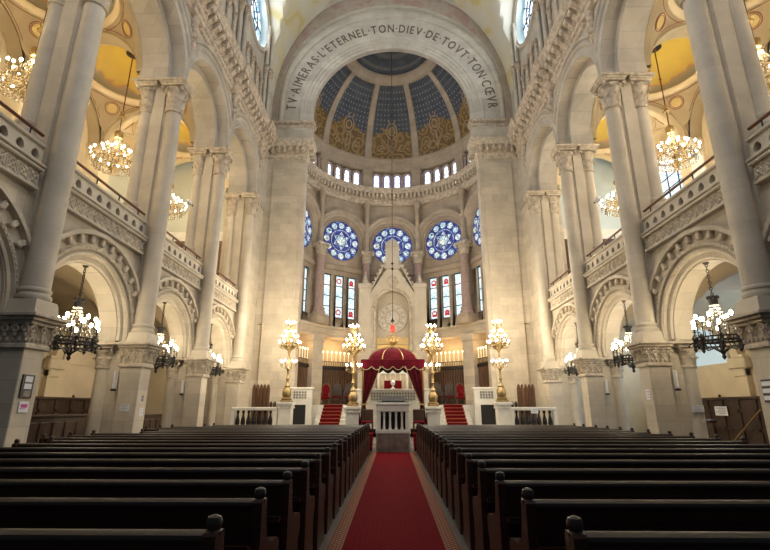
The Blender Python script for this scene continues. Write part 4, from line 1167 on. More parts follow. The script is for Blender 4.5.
    for k, xx in enumerate((2.35, 3.0)):
        t = thing('carved_chair', 'dark carved high-backed chair before the %s wooden screen, %s the canopy' % (S, ('nearer', 'farther from')[k]), 'chair', (sx * xx, 25.5, 1.75))
        o = (xx, 25.5, 1.75)
        b = MB(o, sx); b.box(xx - .25, xx + .25, 25.25, 25.7, 2.12, 2.22, .02); b.build('seat', M['velvet'], t)
        b = MB(o, sx); b.poly([(xx - .24, 2.2), (xx + .24, 2.2), (xx + .24, 2.75), (xx + .14, 2.82), (xx, 2.95), (xx - .14, 2.82), (xx - .24, 2.75)], 'y', 25.66, 25.72); b.build('backrest', M['door'], t)
        for e in (-.23, .23):
            b = MB(o, sx); b.tube([(xx + e, 25.68, 2.48), (xx + e, 25.35, 2.48), (xx + e, 25.27, 2.2)], .028, 6); b.build('arm', M['door'], t)
            for yy in (25.28, 25.68): b = MB(o, sx); b.box(xx + e - .025, xx + e + .025, yy - .025, yy + .025, 1.75, 2.14); b.build('leg', M['door'], t)
    # dais balustrade with black marble balusters
    t = thing('dais_balustrade', 'white marble balustrade with dark bottle balusters on the %s of the dais' % S, 'balustrade', (sx * 5.95, 20.8, .6))
    o = (5.95, 20.8, .6)
    b = MB(o, sx); b.box(5.0, 6.95, 20.66, 20.94, 1.5, 1.64, .03); b.build('coping', M['marble'], t)
    b = MB(o, sx); b.box(5.0, 6.95, 20.68, 20.92, .6, .82, .02); b.build('plinth', M['marble'], t)
    for xx in (5.06, 6.89):
        b = MB(o, sx); b.box(xx - .08, xx + .08, 20.69, 20.91, .8, 1.52, .01); b.build('end_post', M['marble'], t)
    for k in range(7):
        xx = 5.27 + .235 * k
        b = MB(o, sx); b.lathe(xx, 20.8, [(.06, .82), (.085, .86), (.10, .98), (.09, 1.12), (.045, 1.28), (.04, 1.36), (.06, 1.4), (.06, 1.5)], 12); b.build('baluster', M['black'], t)
    # reeded wooden screen behind the balustrade
    t = thing('slatted_wooden_screen', 'upright brown slatted wooden screen behind the %s dais balustrade' % S, 'screen', (sx * 6.05, 21.9, .6))
    o = (6.05, 21.9, .6)
    b = MB(o, sx)
    for k in range(5):
        xx = 5.73 + .16 * k
        b.box(xx - .066, xx + .066, 21.86, 21.92, .6, 2.58, .015); b.ball((xx, 21.89, 2.6), .055, 8, 5)
    b.build('slats', M['wood_warm'], t)
    b = MB(o, sx); b.box(5.66, 6.46, 21.92, 21.98, .6, 2.5); b.build('back_panel', M['wood_panel'], t)
    # small dark jars on the coping
    for k, xx in enumerate((5.12, 5.28)):
        b = MB((xx, 20.8, 1.64), sx); b.lathe(xx, 20.8, [(.05, 1.64), (.07, 1.68), (.07, 1.80), (.04, 1.84), (.045, 1.87)], 10)
        u = b.build('small_urn', M['wood_panel']); u.location = (sx * xx, 20.8, 1.64)
        tag(u, 'small brown urn on the %s dais balustrade, %s the lamp pedestal' % (S, 'nearer' if k == 0 else 'farther from'), 'urn', 'urns on the dais balustrades')

# ------------------------------------------------------------------ the ark
t = thing('stone_ark', 'tall gabled pale stone ark with arched recess behind the red canopy', 'ark', (0, 28.3, 1.75))
o = (0, 28.3, 1.75)
for s in (-1, 1):
    b = MB(o); b.box(s * 1.33, s * 2.08, 27.9, 28.9, 1.75, 9.0, .02); b.box(s * 1.28, s * 2.13, 27.86, 28.9, 8.75, 9.05, .03); b.box(s * 1.28, s * 2.13, 27.86, 28.9, 5.1, 5.3, .03)
    b.build('side_pier', M['stone_plain'], t)
    b = MB(o); b.lathe(s * 1.7, 28.3, [(.26, 9.05), (.3, 9.12), (.22, 9.2), (.16, 9.35), (.1, 9.5), (.02, 9.85)], 8); b.ball((s * 1.7, 28.3, 9.86), .06); b.build('pinnacle', M['carved'], t)
b = MB(o)
n = 24; ra = 1.0; zc = 7.6
ys = [-1.33] + [-ra * cos(PI * j / n) for j in range(n + 1)] + [1.33]
def gab(x): return max(8.5, 10.6 - abs(x) * 1.6) if abs(x) < 1.33 else 8.5
for i, (p, q) in enumerate(zip(ys[:-1], ys[1:])):
    ins = 0 < i < len(ys) - 2
    zp = zc + math.sqrt(max(0, ra * ra - p * p)) if ins else 1.75
    zq = zc + math.sqrt(max(0, ra * ra - q * q)) if ins else 1.75
    b.add([(p, 28.0, zp), (q, 28.0, zq), (q, 28.0, gab(q)), (p, 28.0, gab(p))], [(0, 1, 2, 3)])
for k in range(n):
    a0_, a1_ = PI * k / n, PI * (k + 1) / n
    b.add([(ra * cos(a0_), 28.0, zc + ra * sin(a0_)), (ra * cos(a1_), 28.0, zc + ra * sin(a1_)), (ra * cos(a1_), 28.6, zc + ra * sin(a1_)), (ra * cos(a0_), 28.6, zc + ra * sin(a0_))], [(0, 1, 2, 3)])
for s in (-1, 1): b.add([(s * ra, 28.0, 1.75), (s * ra, 28.6, 1.75), (s * ra, 28.6, zc), (s * ra, 28.0, zc)], [(0, 1, 2, 3)])
b.box(-1.33, 1.33, 28.6, 28.9, 1.75, 9.0)
b.build('front_wall', M['stone_plain'], t)
b = MB(o)
for r0 in (1.02, 1.16):
    b.tube([(r0 * cos(PI * k / 24), 27.98, zc + r0 * sin(PI * k / 24)) for k in range(25)], .05, 8)
for s in (-1, 1):
    b.lathe(s * 1.1, 27.95, shaft_prof(.08, 4.9, 7.3, .25), 10); capital(b, s * 1.1, 27.95, 7.3, 7.6, .08, 6, 1.6)
b.build('arch_moulding', M['carved'], t)
b = MB(o)
for s in (-1, 1):
    b.loft([[(s * x, y, z) for y, z in ((27.85, zz), (27.85, zz + .16), (28.05, zz + .22), (28.4, zz + .22), (28.4, zz))] for x, zz in ((1.42, 8.4), (.42, 10.35))], True, True)
    for k in range(7):
        f = (k + .5) / 7; b.ball((s * (1.4 - f * .95), 28.0, 8.72 + 1.9 * f), .09, 7, 5)
b.build('gable', M['carved'], t)
b = MB(o); b.box(-.43, .43, 27.95, 28.7, 10.0, 11.7, .03); b.box(-.52, .52, 27.88, 28.75, 10.0, 10.25, .03)
b.loft([[(-.47, 27.9, 11.45), (.47, 27.9, 11.45), (.47, 28.75, 11.45), (-.47, 28.75, 11.45)], [(-.30, 28.0, 11.85), (.30, 28.0, 11.85), (.30, 28.65, 11.85), (-.30, 28.65, 11.85)], [(-.18, 28.1, 12.0), (.18, 28.1, 12.0), (.18, 28.55, 12.0), (-.18, 28.55, 12.0)]], True, True)
b.build('tablet_tower', M['stone_plain'], t)
b = MB(o); b.tube([(.33 * cos(2 * PI * k / 24), 27.96, 9.2 + .33 * sin(2 * PI * k / 24)) for k in range(25)], .045, 8)
b.ball((0, 27.98, 9.2), .2, 10, 6, (1, .3, 1)); b.build('gable_roundel', M['carved'], t)
b = MB(o)
for rr in (.92, .46): b.tube([(rr * cos(2 * PI * k / 32), 28.55, 7.0 + rr * sin(2 * PI * k / 32)) for k in range(33)], .045, 6)
for k in range(12):
    th = 2 * PI * k / 12
    b.bar((.18 * cos(th), 28.56, 7.0 + .18 * sin(th)), (.92 * cos(th), 28.56, 7.0 + .92 * sin(th)), .025, 5)
    b.tube([(.7 * cos(th + R(15)) + .13 * cos(2 * PI * q / 10), 28.56, 7.0 + .7 * sin(th + R(15)) + .13 * sin(2 * PI * q / 10)) for q in range(11)], .02, 5)
b.build('tracery_wheel', M['carved'], t)
b = MB(o); b.add([(.94 * cos(2 * PI * k / 32), 28.585, 7.0 + .94 * sin(2 * PI * k / 32)) for k in range(32)], [tuple(range(32))]); b.build('wheel_ground', M['marble'], t)
b = MB(o); b.box(-.95, .95, 28.5, 28.62, 5.3, 5.75, .03); b.box(-1.0, -.85, 28.45, 28.62, 1.75, 5.8); b.box(.85, 1.0, 28.45, 28.62, 1.75, 5.8); b.build('gilded_lintel', M['gilt'], t)
for s in (-1, 1):
    b = MB(o); b.box(s * .02, s * .86, 28.5, 28.58, 1.75, 5.3); b.box(s * .12, s * .76, 28.46, 28.52, 3.7, 5.1, .03); b.box(s * .12, s * .76, 28.46, 28.52, 2.0, 3.5, .03); b.build('door', M['brass'], t)

# white marble parapet with lattice in front of the ark
t = thing('marble_parapet', 'white marble parapet with pierced star lattice behind the reading desk', 'parapet', (0, 24.5, 1.75))
o = (0, 24.5, 1.75)
b = MB(o); b.box(-1.9, 1.9, 24.4, 24.6, .62, 2.5, .02); b.box(-1.95, 1.95, 24.34, 24.66, 2.44, 2.54, .02); b.build('slab', M['marble'], t)
b = MB(o); star_lattice(b, -1.15, 1.15, 1.95, 2.38, 24.39, .068); b.build('star_lattice', M['blackframe'], t)
t = thing('marble_arcade_panel', 'small white arcaded marble panel above a red draped chest under the canopy', 'panel', (0, 25.4, 1.75))
b = MB((0, 25.4, 1.75)); b.box(-.75, .75, 25.4, 25.5, 3.35, 3.6, .02)
for k in range(6): b.lathe(-.65 + .26 * k, 25.42, [(.04, 3.0), (.03, 3.1), (.03, 3.3), (.06, 3.36)], 8)
for s in (-1, 1): b.box(s * .7, s * .82, 25.36, 25.52, 1.75, 3.6, .01)
b.build('arcade', M['marble'], t)
b = MB((0, 25.4, 1.75)); b.box(-.7, .7, 25.5, 25.56, 1.75, 3.5); b.build('back_slab', M['plaster'], t)
b = MB((0, 25.0, 1.75)); b.box(-.46, .46, 24.8, 25.25, 1.75, 2.98, .03)
t = b.build('draped_chest', M['redcloth']); t.location = (0, 25.0, 1.75); tag(t, 'chest draped in dark red cloth behind the marble parapet', 'chest')
t = thing('white_lamp', 'small white pedestal lamp in front of the red draped chest', 'lamp', (0, 24.5, 2.54))
b = MB((0, 24.5, 2.54)); b.lathe(0, 24.5, [(.12, 2.54), (.11, 2.58), (.04, 2.62), (.035, 2.72)], 12); b.build('base', M['marble'], t)
b = MB((0, 24.5, 2.54)); b.lathe(0, 24.5, [(.06, 2.72), (.11, 2.78), (.12, 2.88), (.07, 2.95), (.03, 3.0)], 12); b.build('globe', M['paper'], t)

# ------------------------------------------------------------------ canopy (chuppah)
t = thing('red_velvet_canopy', 'crimson velvet canopy with ribbed dome and scalloped gold trim over the dais', 'canopy', (0, 21.6, .6))
o = (0, 21.6, .6)
HX, Y0c, Y1c = 1.40, 21.0, 23.2
b = MB(o)
n = 40
rings = []
for i in range(12):
    e = R(90 * i / 11)
    ring = []
    for k in range(n):
        th = 2 * PI * k / n
        sq = 1.0 / max(abs(cos(th)), abs(sin(th))) ** (.55 * cos(e))
        lob = 1 + .03 * cos(8 * th)
        ring.append((1.22 * cos(e) * cos(th) * sq * .95 * lob, 22.1 + .95 * cos(e) * sin(th) * sq * .95 * lob, 3.68 + .66 * sin(e)))
    rings.append(ring)
b.loft(rings, True); b.build('dome', M['velvet'], t)
b = MB(o)
for q in range(8):
    th = 2 * PI * q / 8 + PI / 8
    pts = []
    for i in range(12):
        e = R(90 * i / 11); sq = 1.0 / max(abs(cos(th)), abs(sin(th))) ** (.55 * cos(e))
        pts.append((1.24 * cos(e) * cos(th) * sq * .95, 22.1 + .97 * cos(e) * sin(th) * sq * .95, 3.68 + .675 * sin(e)))
    b.tube(pts, .018, 5)
b.build('dome_piping', M['gilt'], t)
b = MB(o); b.lathe(0, 22.1, [(.05, 4.3), (.10, 4.36), (.05, 4.44), (.14, 4.58), (.16, 4.72), (.06, 4.78), (.02, 4.9)], 12); b.build('finial_crown', M['brass'], t)
def valance(b, pts_of, nsc, z0, z1, drop):
    rings = []
    m = nsc * 10
    for k in range(m + 1):
        f = k / m; x, y = pts_of(f)
        zz = z1 - drop * abs(sin(PI * nsc * f)) * 1.0
        rings.append([(x, y, z0), (x, y, zz)])
    b.loft(rings, False)
b = MB(o); b.box(-HX, HX, Y0c, Y1c, 3.58, 3.70, .02)
for pf in (lambda f: (-HX - .02 + 2 * (HX + .02) * f, Y0c - .02), lambda f: (-HX - .02 + 2 * (HX + .02) * f, Y1c + .02)): valance(b, pf, 6, 3.68, 3.38, .15)
for s in (-1, 1): valance(b, lambda f, s=s: (s * (HX + .02), Y0c + (Y1c - Y0c) * f), 5, 3.68, 3.38, .15)
b.build('valance', M['velvet'], t, 0)
b = MB(o)
b.tube([(-HX - .02 + 2 * (HX + .02) * k / 72, Y0c - .035, 3.375 - .15 * abs(sin(PI * 6 * k / 72))) for k in range(73)], .018, 5)
for s in (-1, 1): b.tube([(s * (HX + .035), Y0c + (Y1c - Y0c) * k / 60, 3.375 - .15 * abs(sin(PI * 5 * k / 60))) for k in range(61)], .018, 5)
b.build('gold_fringe', M['fringe'], t)
for s in (-1, 1):
    for yp in (Y0c + .08, Y1c - .08):
        b = MB(o); b.lathe(s * 1.33, yp, [(.07, .6), (.05, .7), (.045, 3.6)], 10); b.build('post', M['brass'], t)
def curtain(b, s):
    rings = []
    for i in range(19):
        f = i / 18; z = 3.45 - 2.75 * f
        if f < .62: e = f / .62; wdt = .80 - .66 * (e ** 1.15)
        else: e = (f - .62) / .38; wdt = .14 + .26 * e
        ring = []
        for k in range(25):
            u = k / 24
            ring.append((s * (1.36 - wdt * u + (.12 * max(0, f - .62) / .38 if u < .3 else 0)), Y0c + .04 + .045 * sin(u * 6.5 * PI) * (1 - .4 * f), z))
        rings.append(ring)
    b.loft(rings, False)
for s in (-1, 1):
    b = MB(o); curtain(b, s)
    b.loft([[(s * (1.34 + .02 * sin(k * 1.3)), Y0c + .06 + .5 * k / 16 * (1 - .55 * min(1, i / 8)), 3.5 - 2.75 * i / 12) for k in range(17)] for i in range(13)], False)
    b.build('curtain', M['velvet'], t)
    b = MB(o); b.tube([(s * (.56 + .66 * min(1, (i / 12 / .62)) ** 1.15 if i / 12 < .62 else 1.22), Y0c - .01, 3.40 - 2.75 * i / 12) for i in range(8)], .022, 5); b.build('curtain_trim', M['fringe'], t)
    b = MB(o); b.tube([(s * 1.12, Y0c - .03, 1.82), (s * 1.22, Y0c - .05, 1.74), (s * 1.38, Y0c, 1.75)], .035, 6); b.build('tieback', M['gilt'], t)
for s in (-1, 1):   # red swag of cloth hanging beside each inner pedestal
    b = MB((s * 1.75, 20.85, .6))
    b.loft([[(s * (1.42 + .5 * u * (1 - f * .9)), 20.83 + .03 * sin(u * 12), 1.62 - 1.0 * f) for u in [k / 12 for k in range(13)]] for f in [i / 8 for i in range(9)]], False)
    u = b.build('red_drape', M['velvet']); u.location = (s * 1.75, 20.85, .6)
    tag(u, 'swag of crimson cloth hanging between the canopy and the %s inner pedestal' % ('left' if s < 0 else 'right'), 'drape')

# ------------------------------------------------------------------ reading desk (bimah front)
t = thing('reading_desk', 'white marble reading desk with dark balusters on a brown marble base at the carpet end', 'lectern', (0, 19.05, 0))
o = (0, 19.05, 0)
t.scale = (.88, 1, 1)
b = MB(o); b.poly([(-.68, 18.62), (.68, 18.62), (.74, 18.75), (.74, 19.5), (-.74, 19.5), (-.74, 18.75)], 'z', 0, .66); b.build('base', M['marble_grey'], t)
b = MB(o); b.box(-.76, .76, 18.6, 19.52, .66, .80, .02); b.build('plinth', M['marble'], t)
b = MB(o); b.box(-.72, .72, 18.62, 19.5, 1.46, 1.72, .02); b.box(-.76, .76, 18.58, 19.52, 1.70, 1.80, .02); b.build('table_top', M['marble'], t)
for x in (-.62, .62):
    b = MB(o); b.box(x - .08, x + .08, 18.64, 18.80, .8, 1.46, .01); b.build('corner_post', M['marble'], t)
b = MB(o); b.box(-.55, .55, 18.95, 19.45, .8, 1.46); b.build('dark_core', M['black'], t)
for k in range(4):
    x = -.39 + .26 * k
    b = MB(o); b.lathe(x, 18.73, [(.06, .80), (.075, .84), (.05, .9), (.045, 1.1), (.04, 1.25), (.055, 1.34), (.05, 1.38), (.07, 1.46)], 12); b.build('baluster', M['marble'] if k in (0, 1, 2, 3) else M['black'], t)
for k in range(3):
    x = -.26 + .26 * k
    b = MB(o); b.poly([(x - .075, .82), (x + .075, .82), (x + .075, 1.28)] + [(x + .075 * cos(PI * q / 8), 1.28 + .09 * sin(PI * q / 8)) for q in range(1, 8)] + [(x - .075, 1.28)], 'y', 18.80, 18.84); b.build('arched_panel', M['black'], t)
t = thing('book_rest', 'dark red cloth covered book rest on top of the white reading desk', 'book stand', (0, 18.95, 1.8))
b = MB((0, 18.95, 1.8)); b.loft([[(x, y, z) for y, z in ((18.75, 1.80), (18.75, 1.86), (19.15, 2.06), (19.18, 2.04), (19.18, 1.80))] for x in (-.45, .45)], True, True); b.build('sloped_top', M['blackframe'], t)
b = MB((0, 18.95, 1.8)); b.box(-.62, .62, 18.66, 19.4, 1.80, 1.835, .01); b.build('cloth', M['blackframe'], t)
for s in (-1, 1):   # red chairs beside the desk
    t = thing('red_chair', 'low red upholstered chair %s of the reading desk' % ('left' if s < 0 else 'right'), 'chair', (s * 1.08, 20.35, .6))
    o = (1.08, 20.35, .6)
    b = MB(o, s); b.box(.83, 1.33, 20.1, 20.6, .98, 1.08, .03); b.build('seat', M['redcloth'], t)
    b = MB(o, s); b.box(.84, 1.32, 20.55, 20.6, 1.05, 1.55, .02); b.build('backrest', M['wood_panel'], t)
    for x in (.86, 1.30):
        for y in (20.13, 20.57): b = MB(o, s); b.box(x - .025, x + .025, y - .025, y + .025, .6, 1.0); b.build('leg', M['wood_panel'], t)

# ------------------------------------------------------------------ pedestals and candelabra
def bulb_ring(t, cx, cy, r, z, n, hb=.033, arm=None, cupm=None, a0=0.0, name='lamp_arm', armmat=None, org=(0, 0, 0)):
    for k in range(n):
        a = a0 + 2 * PI * k / n
        x, y = cx + r * cos(a), cy + r * sin(a)
        b = MB(org)
        b.tube([(cx + .05 * cos(a), cy + .05 * sin(a), z - .22), (cx + r * .55 * cos(a), cy + r * .55 * sin(a), z - .30), (x, y, z - .22), (x, y, z - .12)], .012, 5)
        b.lathe(x, y, [(.012, z - .15), (.035, z - .12), (.04, z - .10), (.016, z - .095), (.016, z - .02)], 7)
        p = b.build(name, armmat or M['gilt'], t)
        b = MB(org); b.ball((x, y, z + hb * .9), hb, 8, 6, (1, 1, 1.35)); b.build('bulb', M['bulb'], p)
def candelabrum_parts(t):
    o = (0, 0, 0)
    b = MB(o); b.box(-.24, .24, -.24, .24, 0, .08, .02); b.lathe(0, 0, [(.22, .08), (.24, .14), (.16, .2), (.20, .28), (.20, .45), (.15, .55), (.10, .62), (.13, .68), (.09, .74), (.055, .8), (.055, .95), (.09, 1.0), (.055, 1.05), (.05, 1.35), (.09, 1.42), (.06, 1.5), (.045, 1.55), (.045, 2.1), (.08, 2.16), (.05, 2.2)], 16); b.build('stem', M['gilt'], t)
    b = MB(o); b.lathe(0, 0, [(.04, 2.18), (.10, 2.24), (.24, 2.38), (.34, 2.52), (.36, 2.56), (.33, 2.56), (.1, 2.4)], 18); b.lathe(0, 0, [(.035, 2.4), (.035, 3.35), (.06, 3.4), (.02, 3.46)], 10)
    for k in range(16):
        a = 2 * PI * k / 16; b.ball((.33 * cos(a), .33 * sin(a), 2.46), .035, 6, 4, (1, 1, 1.8))
    b.build('basket', M['gilt'], t)
    bulb_ring(t, 0, 0, .34, 1.75, 7)
    bulb_ring(t, 0, 0, .48, 2.60, 9, a0=.2)
    bulb_ring(t, 0, 0, .36, 2.86, 7)
    bulb_ring(t, 0, 0, .23, 3.08, 5)
    bulb_ring(t, 0, 0, .20, 3.50, 6, a0=.3)
    b = MB(o)
    for r, z in ((.46, 2.44), (.33, 2.70), (.33, 1.58)):
        for k in range(14):
            a = 2 * PI * k / 14; b.ball((r * cos(a), r * sin(a), z), .022, 5, 4, (1, 1, 2.2))
    tag(b.build('crystal_drops', M['crystal'], t), kind='stuff')
proto = None
for k, (x, y, zt, lab) in enumerate(((-4.66, 21.0, 1.85, 'outer left'), (-1.74, 20.9, 1.66, 'inner left'), (1.74, 20.9, 1.66, 'inner right'), (4.74, 21.0, 1.85, 'outer right'))):
    pt = thing('lamp_pedestal', 'white marble pedestal under the %s gilt candelabrum' % lab, 'pedestal', (x, y, .6), 0, 'lamp pedestals')
    b = MB(); h = zt - .6; b.box(-.27, .27, -.27, .27, 0, h - .2, .015); b.box(-.32, .32, -.32, .32, 0, .14, .02); b.build('shaft', M['marble'], pt)
    b = MB(); b.box(-.31, .31, -.31, .31, h - .2, h - .12, .02); b.box(-.36, .36, -.36, .36, h - .12, h, .02)
    for q in range(7):
        for e in (-1, 1): b.ball((-.28 + .093 * q, e * .29, h - .23), .045, 6, 4); b.ball((e * .29, -.28 + .093 * q, h - .23), .045, 6, 4)
    b.build('cap', M['marble'], pt)
    L = 'tall gilt candelabrum crowded with lit bulbs, %s of the four on the dais' % lab
    if proto is None:
        proto = thing('candelabrum', L, 'candelabrum', (x, y, zt), 0, 'gilt candelabra on the dais'); candelabrum_parts(proto)
    else:
        c = copy_tree(proto); c.location = (x, y, zt); c['label'] = L

# ------------------------------------------------------------------ chandeliers
def lower_chandelier(t):
    b = MB()
    for r, z in ((.52, 0), (.52, .16), (.46, .08)): b.tube([(r * cos(2 * PI * k / 32), r * sin(2 * PI * k / 32), z) for k in range(33)], .022, 6)
    for k in range(32):
        a = 2 * PI * k / 32; b.bar((.52 * cos(a), .52 * sin(a), 0), (.52 * cos(a + .1), .52 * sin(a + .1), .16), .014, 5)
    for k in range(8):
        a = 2 * PI * k / 8
        b.tube([(.52 * cos(a), .52 * sin(a), .02), (.4 * cos(a), .4 * sin(a), -.10), (.2 * cos(a), .2 * sin(a), -.06), (.05 * cos(a), .05 * sin(a), -.18)], .018, 5)
        b.lathe(.53 * cos(a), .53 * sin(a), [(.01, -.16), (.045, -.10), (.03, -.05), (.05, 0), (.03, .1), (.05, .18), (.02, .24)], 8)
        b.bar((.52 * cos(a), .52 * sin(a), .1), (.66 * cos(a), .66 * sin(a), .02), .016, 5); b.ball((.66 * cos(a), .66 * sin(a), -.02), .03, 6, 4)
    b.build('iron_hoop', M['iron'], t)
    b = MB(); b.lathe(0, 0, [(.01, -.36), (.05, -.30), (.03, -.24), (.07, -.18), (.05, -.1), (.02, .0), (.02, .9)], 10); b.build('central_stem', M['iron'], t)
    for k in range(18):
        a = 2 * PI * k / 18; r = (.57, .50, .43)[k % 3]; z = (.36, .47, .58)[k % 3]
        b = MB(); b.tube([(.50 * cos(a), .50 * sin(a), .1), (r * 1.02 * cos(a), r * 1.02 * sin(a), .2), (r * cos(a), r * sin(a), z)], .013, 5); b.lathe(r * cos(a), r * sin(a), [(.04, z - .08), (.045, z - .06), (.018, z - .05), (.018, z + .06)], 8)
        p = b.build('candle_arm', M['iron'], t)
        b = MB(); b.ball((r * cos(a), r * sin(a), z + .11), .04, 8, 6, (1, 1, 1.6)); b.build('bulb', M['bulb'], p)
    b = MB(); b.lathe(0, 0, [(.05, .92), (.09, .96), (.10, 1.08), (.07, 1.16), (.03, 1.2)], 12)
    for k in range(8):
        a = 2 * PI * k / 8; b.ball((.11 * cos(a), .11 * sin(a), 1.14), .03, 6, 4, (1, 1, 1.6))
    b.build('crown', M['iron'], t)
    b = MB()
    for k in range(14):
        a = 2 * PI * k / 14
        for q in range(9):
            f = q / 8; r = .10 + .38 * f ** 1.6; z = .95 - .72 * f
            b.ball((r * cos(a), r * sin(a), z), .018, 5, 4)
    tag(b.build('crystal_swags', M['crystal'], t), kind='stuff')
    b = MB()
    for k in range(11):
        z = 1.22 + .075 * k
        pts = [(.028 * cos(2 * PI * q / 8) * (1 if k % 2 else 0), .028 * cos(2 * PI * q / 8) * (0 if k % 2 else 1), z + .045 * sin(2 * PI * q / 8)) for q in range(9)]
        b.tube(pts, .010, 5)
    b.lathe(0, 0, [(.02, 1.98), (.07, 2.02), (.08, 2.06)], 10)
    b.build('chain', M['iron'], t)
proto = None
lights = []
LB = ['seen through the lower arch nearest the camera', 'under the second lower arch from the camera', 'under the third lower arch from the camera']
for sx in (-1, 1):
    for i, y in enumerate(BAYS[1:]):
        L = 'iron chandelier with bright bulbs on the %s, %s' % (SIDE[sx], LB[i])
        z = 3.06
        if proto is None:
            proto = thing('iron_chandelier', L, 'chandelier', (sx * 7.85, y, z), 0, 'iron chandeliers under the lower arches'); lower_chandelier(proto)
        else:
            c = copy_tree(proto); c.location = (sx * 7.85, y, z); c['label'] = L; c.rotation_euler = (0, 0, .3 * i + sx)
        lights.append(((sx * 7.85, y, z + .85), 60, .25, (1, .84, .58)))
def gallery_chandelier(t):
    b = MB()
    for r, z in ((.62, 0), (.34, .22)): b.tube([(r * cos(2 * PI * k / 28), r * sin(2 * PI * k / 28), z) for k in range(29)], .025, 6)
    b.lathe(0, 0, [(.01, -.55), (.05, -.48), (.14, -.36), (.18, -.28), (.08, -.2), (.04, -.1), (.04, .5), (.10, .56), (.05, .64), (.03, .9)], 12)
    for k in range(8):
        a = 2 * PI * k / 8; b.bar((0, 0, .1), (.62 * cos(a), .62 * sin(a), 0), .014, 5)
    b.build('gilt_frame', M['gilt'], t)
    bulb_ring(t, 0, 0, .82, .22, 16, .038)
    bulb_ring(t, 0, 0, .46, .50, 10, .038)
    b = MB()
    for k in range(24):
        a = 2 * PI * k / 24
        for q in range(5): b.ball((.64 * cos(a), .64 * sin(a), -.05 - .055 * q), .026, 5, 4)
        for q in range(8):
            f = q / 7; b.ball(((.06 + .52 * f ** 1.5) * cos(a), (.06 + .52 * f ** 1.5) * sin(a), 1.05 - .95 * f), .02, 5, 4)
    for k in range(14):
        a = 2 * PI * k / 14
        for q in range(3): b.ball((.80 * cos(a), .80 * sin(a), -.02 - .06 * q), .026, 5, 4)
        for q in range(7):
            f = q / 6; r = .6 * (1 - f) + .1; b.ball((r * cos(a), r * sin(a), -.25 - .25 * f), .026, 5, 4)
    tag(b.build('crystal_drops', M['crystal'], t), kind='stuff')
    b = MB(); b.lathe(0, 0, [(.12, 1.0), (.16, 1.1), (.15, 1.25), (.05, 1.35)], 12); b.lathe(0, 0, [(.1, 1.9), (.13, 1.95), (.05, 2.05), (.1, 2.15), (.03, 2.2)], 10); b.build('crown', M['brass'], t)
    b = MB(); b.bar((0, 0, .9), (0, 0, 4.85), .022, 7); b.ball((0, 0, 3.4), .045); b.ball((0, 0, 4.8), .06); b.build('suspension_rod', M['wood_rail'], t)
proto = None
GB = ['at the edge of the picture', 'in the bay nearest the camera', 'in the middle bay', 'in the far bay']
for sx in (-1, 1):
    for i, y in enumerate(BAYS):
        L = 'gilt crystal chandelier hung from the %s gallery ceiling, %s' % (SIDE[sx], GB[i])
        if proto is None:
            proto = thing('gallery_chandelier', L, 'chandelier', (sx * 10.5, y, 10.55), 0, 'gallery chandeliers'); gallery_chandelier(proto)
        else:
            c = copy_tree(proto); c.location = (sx * 10.5, y, 10.55); c['label'] = L; c.rotation_euler = (0, 0, .4 * i)
        lights.append(((sx * 10.5, y, 11.5), 95, .4, (1, .82, .53)))
        lights.append(((sx * 10.3, y, 9.6), 45, .4, (1, .82, .54)))

# eternal lamp hanging from the dome
t = thing('hanging_sanctuary_lamp', 'red sanctuary lamp over a small crown chandelier on a very long cord', 'lamp', (0, 24.3, 4.7))
o = (0, 24.3, 4.7)
b = MB(o); b.bar((0, 24.3, 5.85), (0, 24.3, 24.0), .017, 6); b.build('cord', M['iron'], t)
b = MB(o)
for z in (9.2, 8.9, 18.5, 17.0): b.ball((0, 24.3, z), .07)
b.lathe(0, 24.3, [(.02, 5.95), (.10, 6.0), (.03, 6.15), (.02, 6.3)], 10); b.build('beads', M['iron'], t)
b = MB(o); b.lathe(0, 24.3, [(.05, 5.42), (.12, 5.48), (.14, 5.6), (.10, 5.72), (.12, 5.78)], 14); b.build('red_glass', M['redlamp'], t)
b = MB(o)
for k in range(3):
    a = 2 * PI * k / 3 + .5; b.bar((.13 * cos(a), 24.3 + .13 * sin(a), 5.78), (0, 24.3, 6.1), .01, 5)
for k in range(10):
    a = 2 * PI * k / 10; b.tube([(0, 24.3, 4.85), (.22 * cos(a), 24.3 + .22 * sin(a), 4.82), (.30 * cos(a), 24.3 + .30 * sin(a), 5.0), (.26 * cos(a), 24.3 + .26 * sin(a), 5.2)], .018, 5); b.ball((.26 * cos(a), 24.3 + .26 * sin(a), 5.22), .035, 6, 4)
b.lathe(0, 24.3, [(.02, 4.6), (.08, 4.7), (.04, 4.85), (.03, 5.42)], 10); b.build('crown', M['brass'], t)

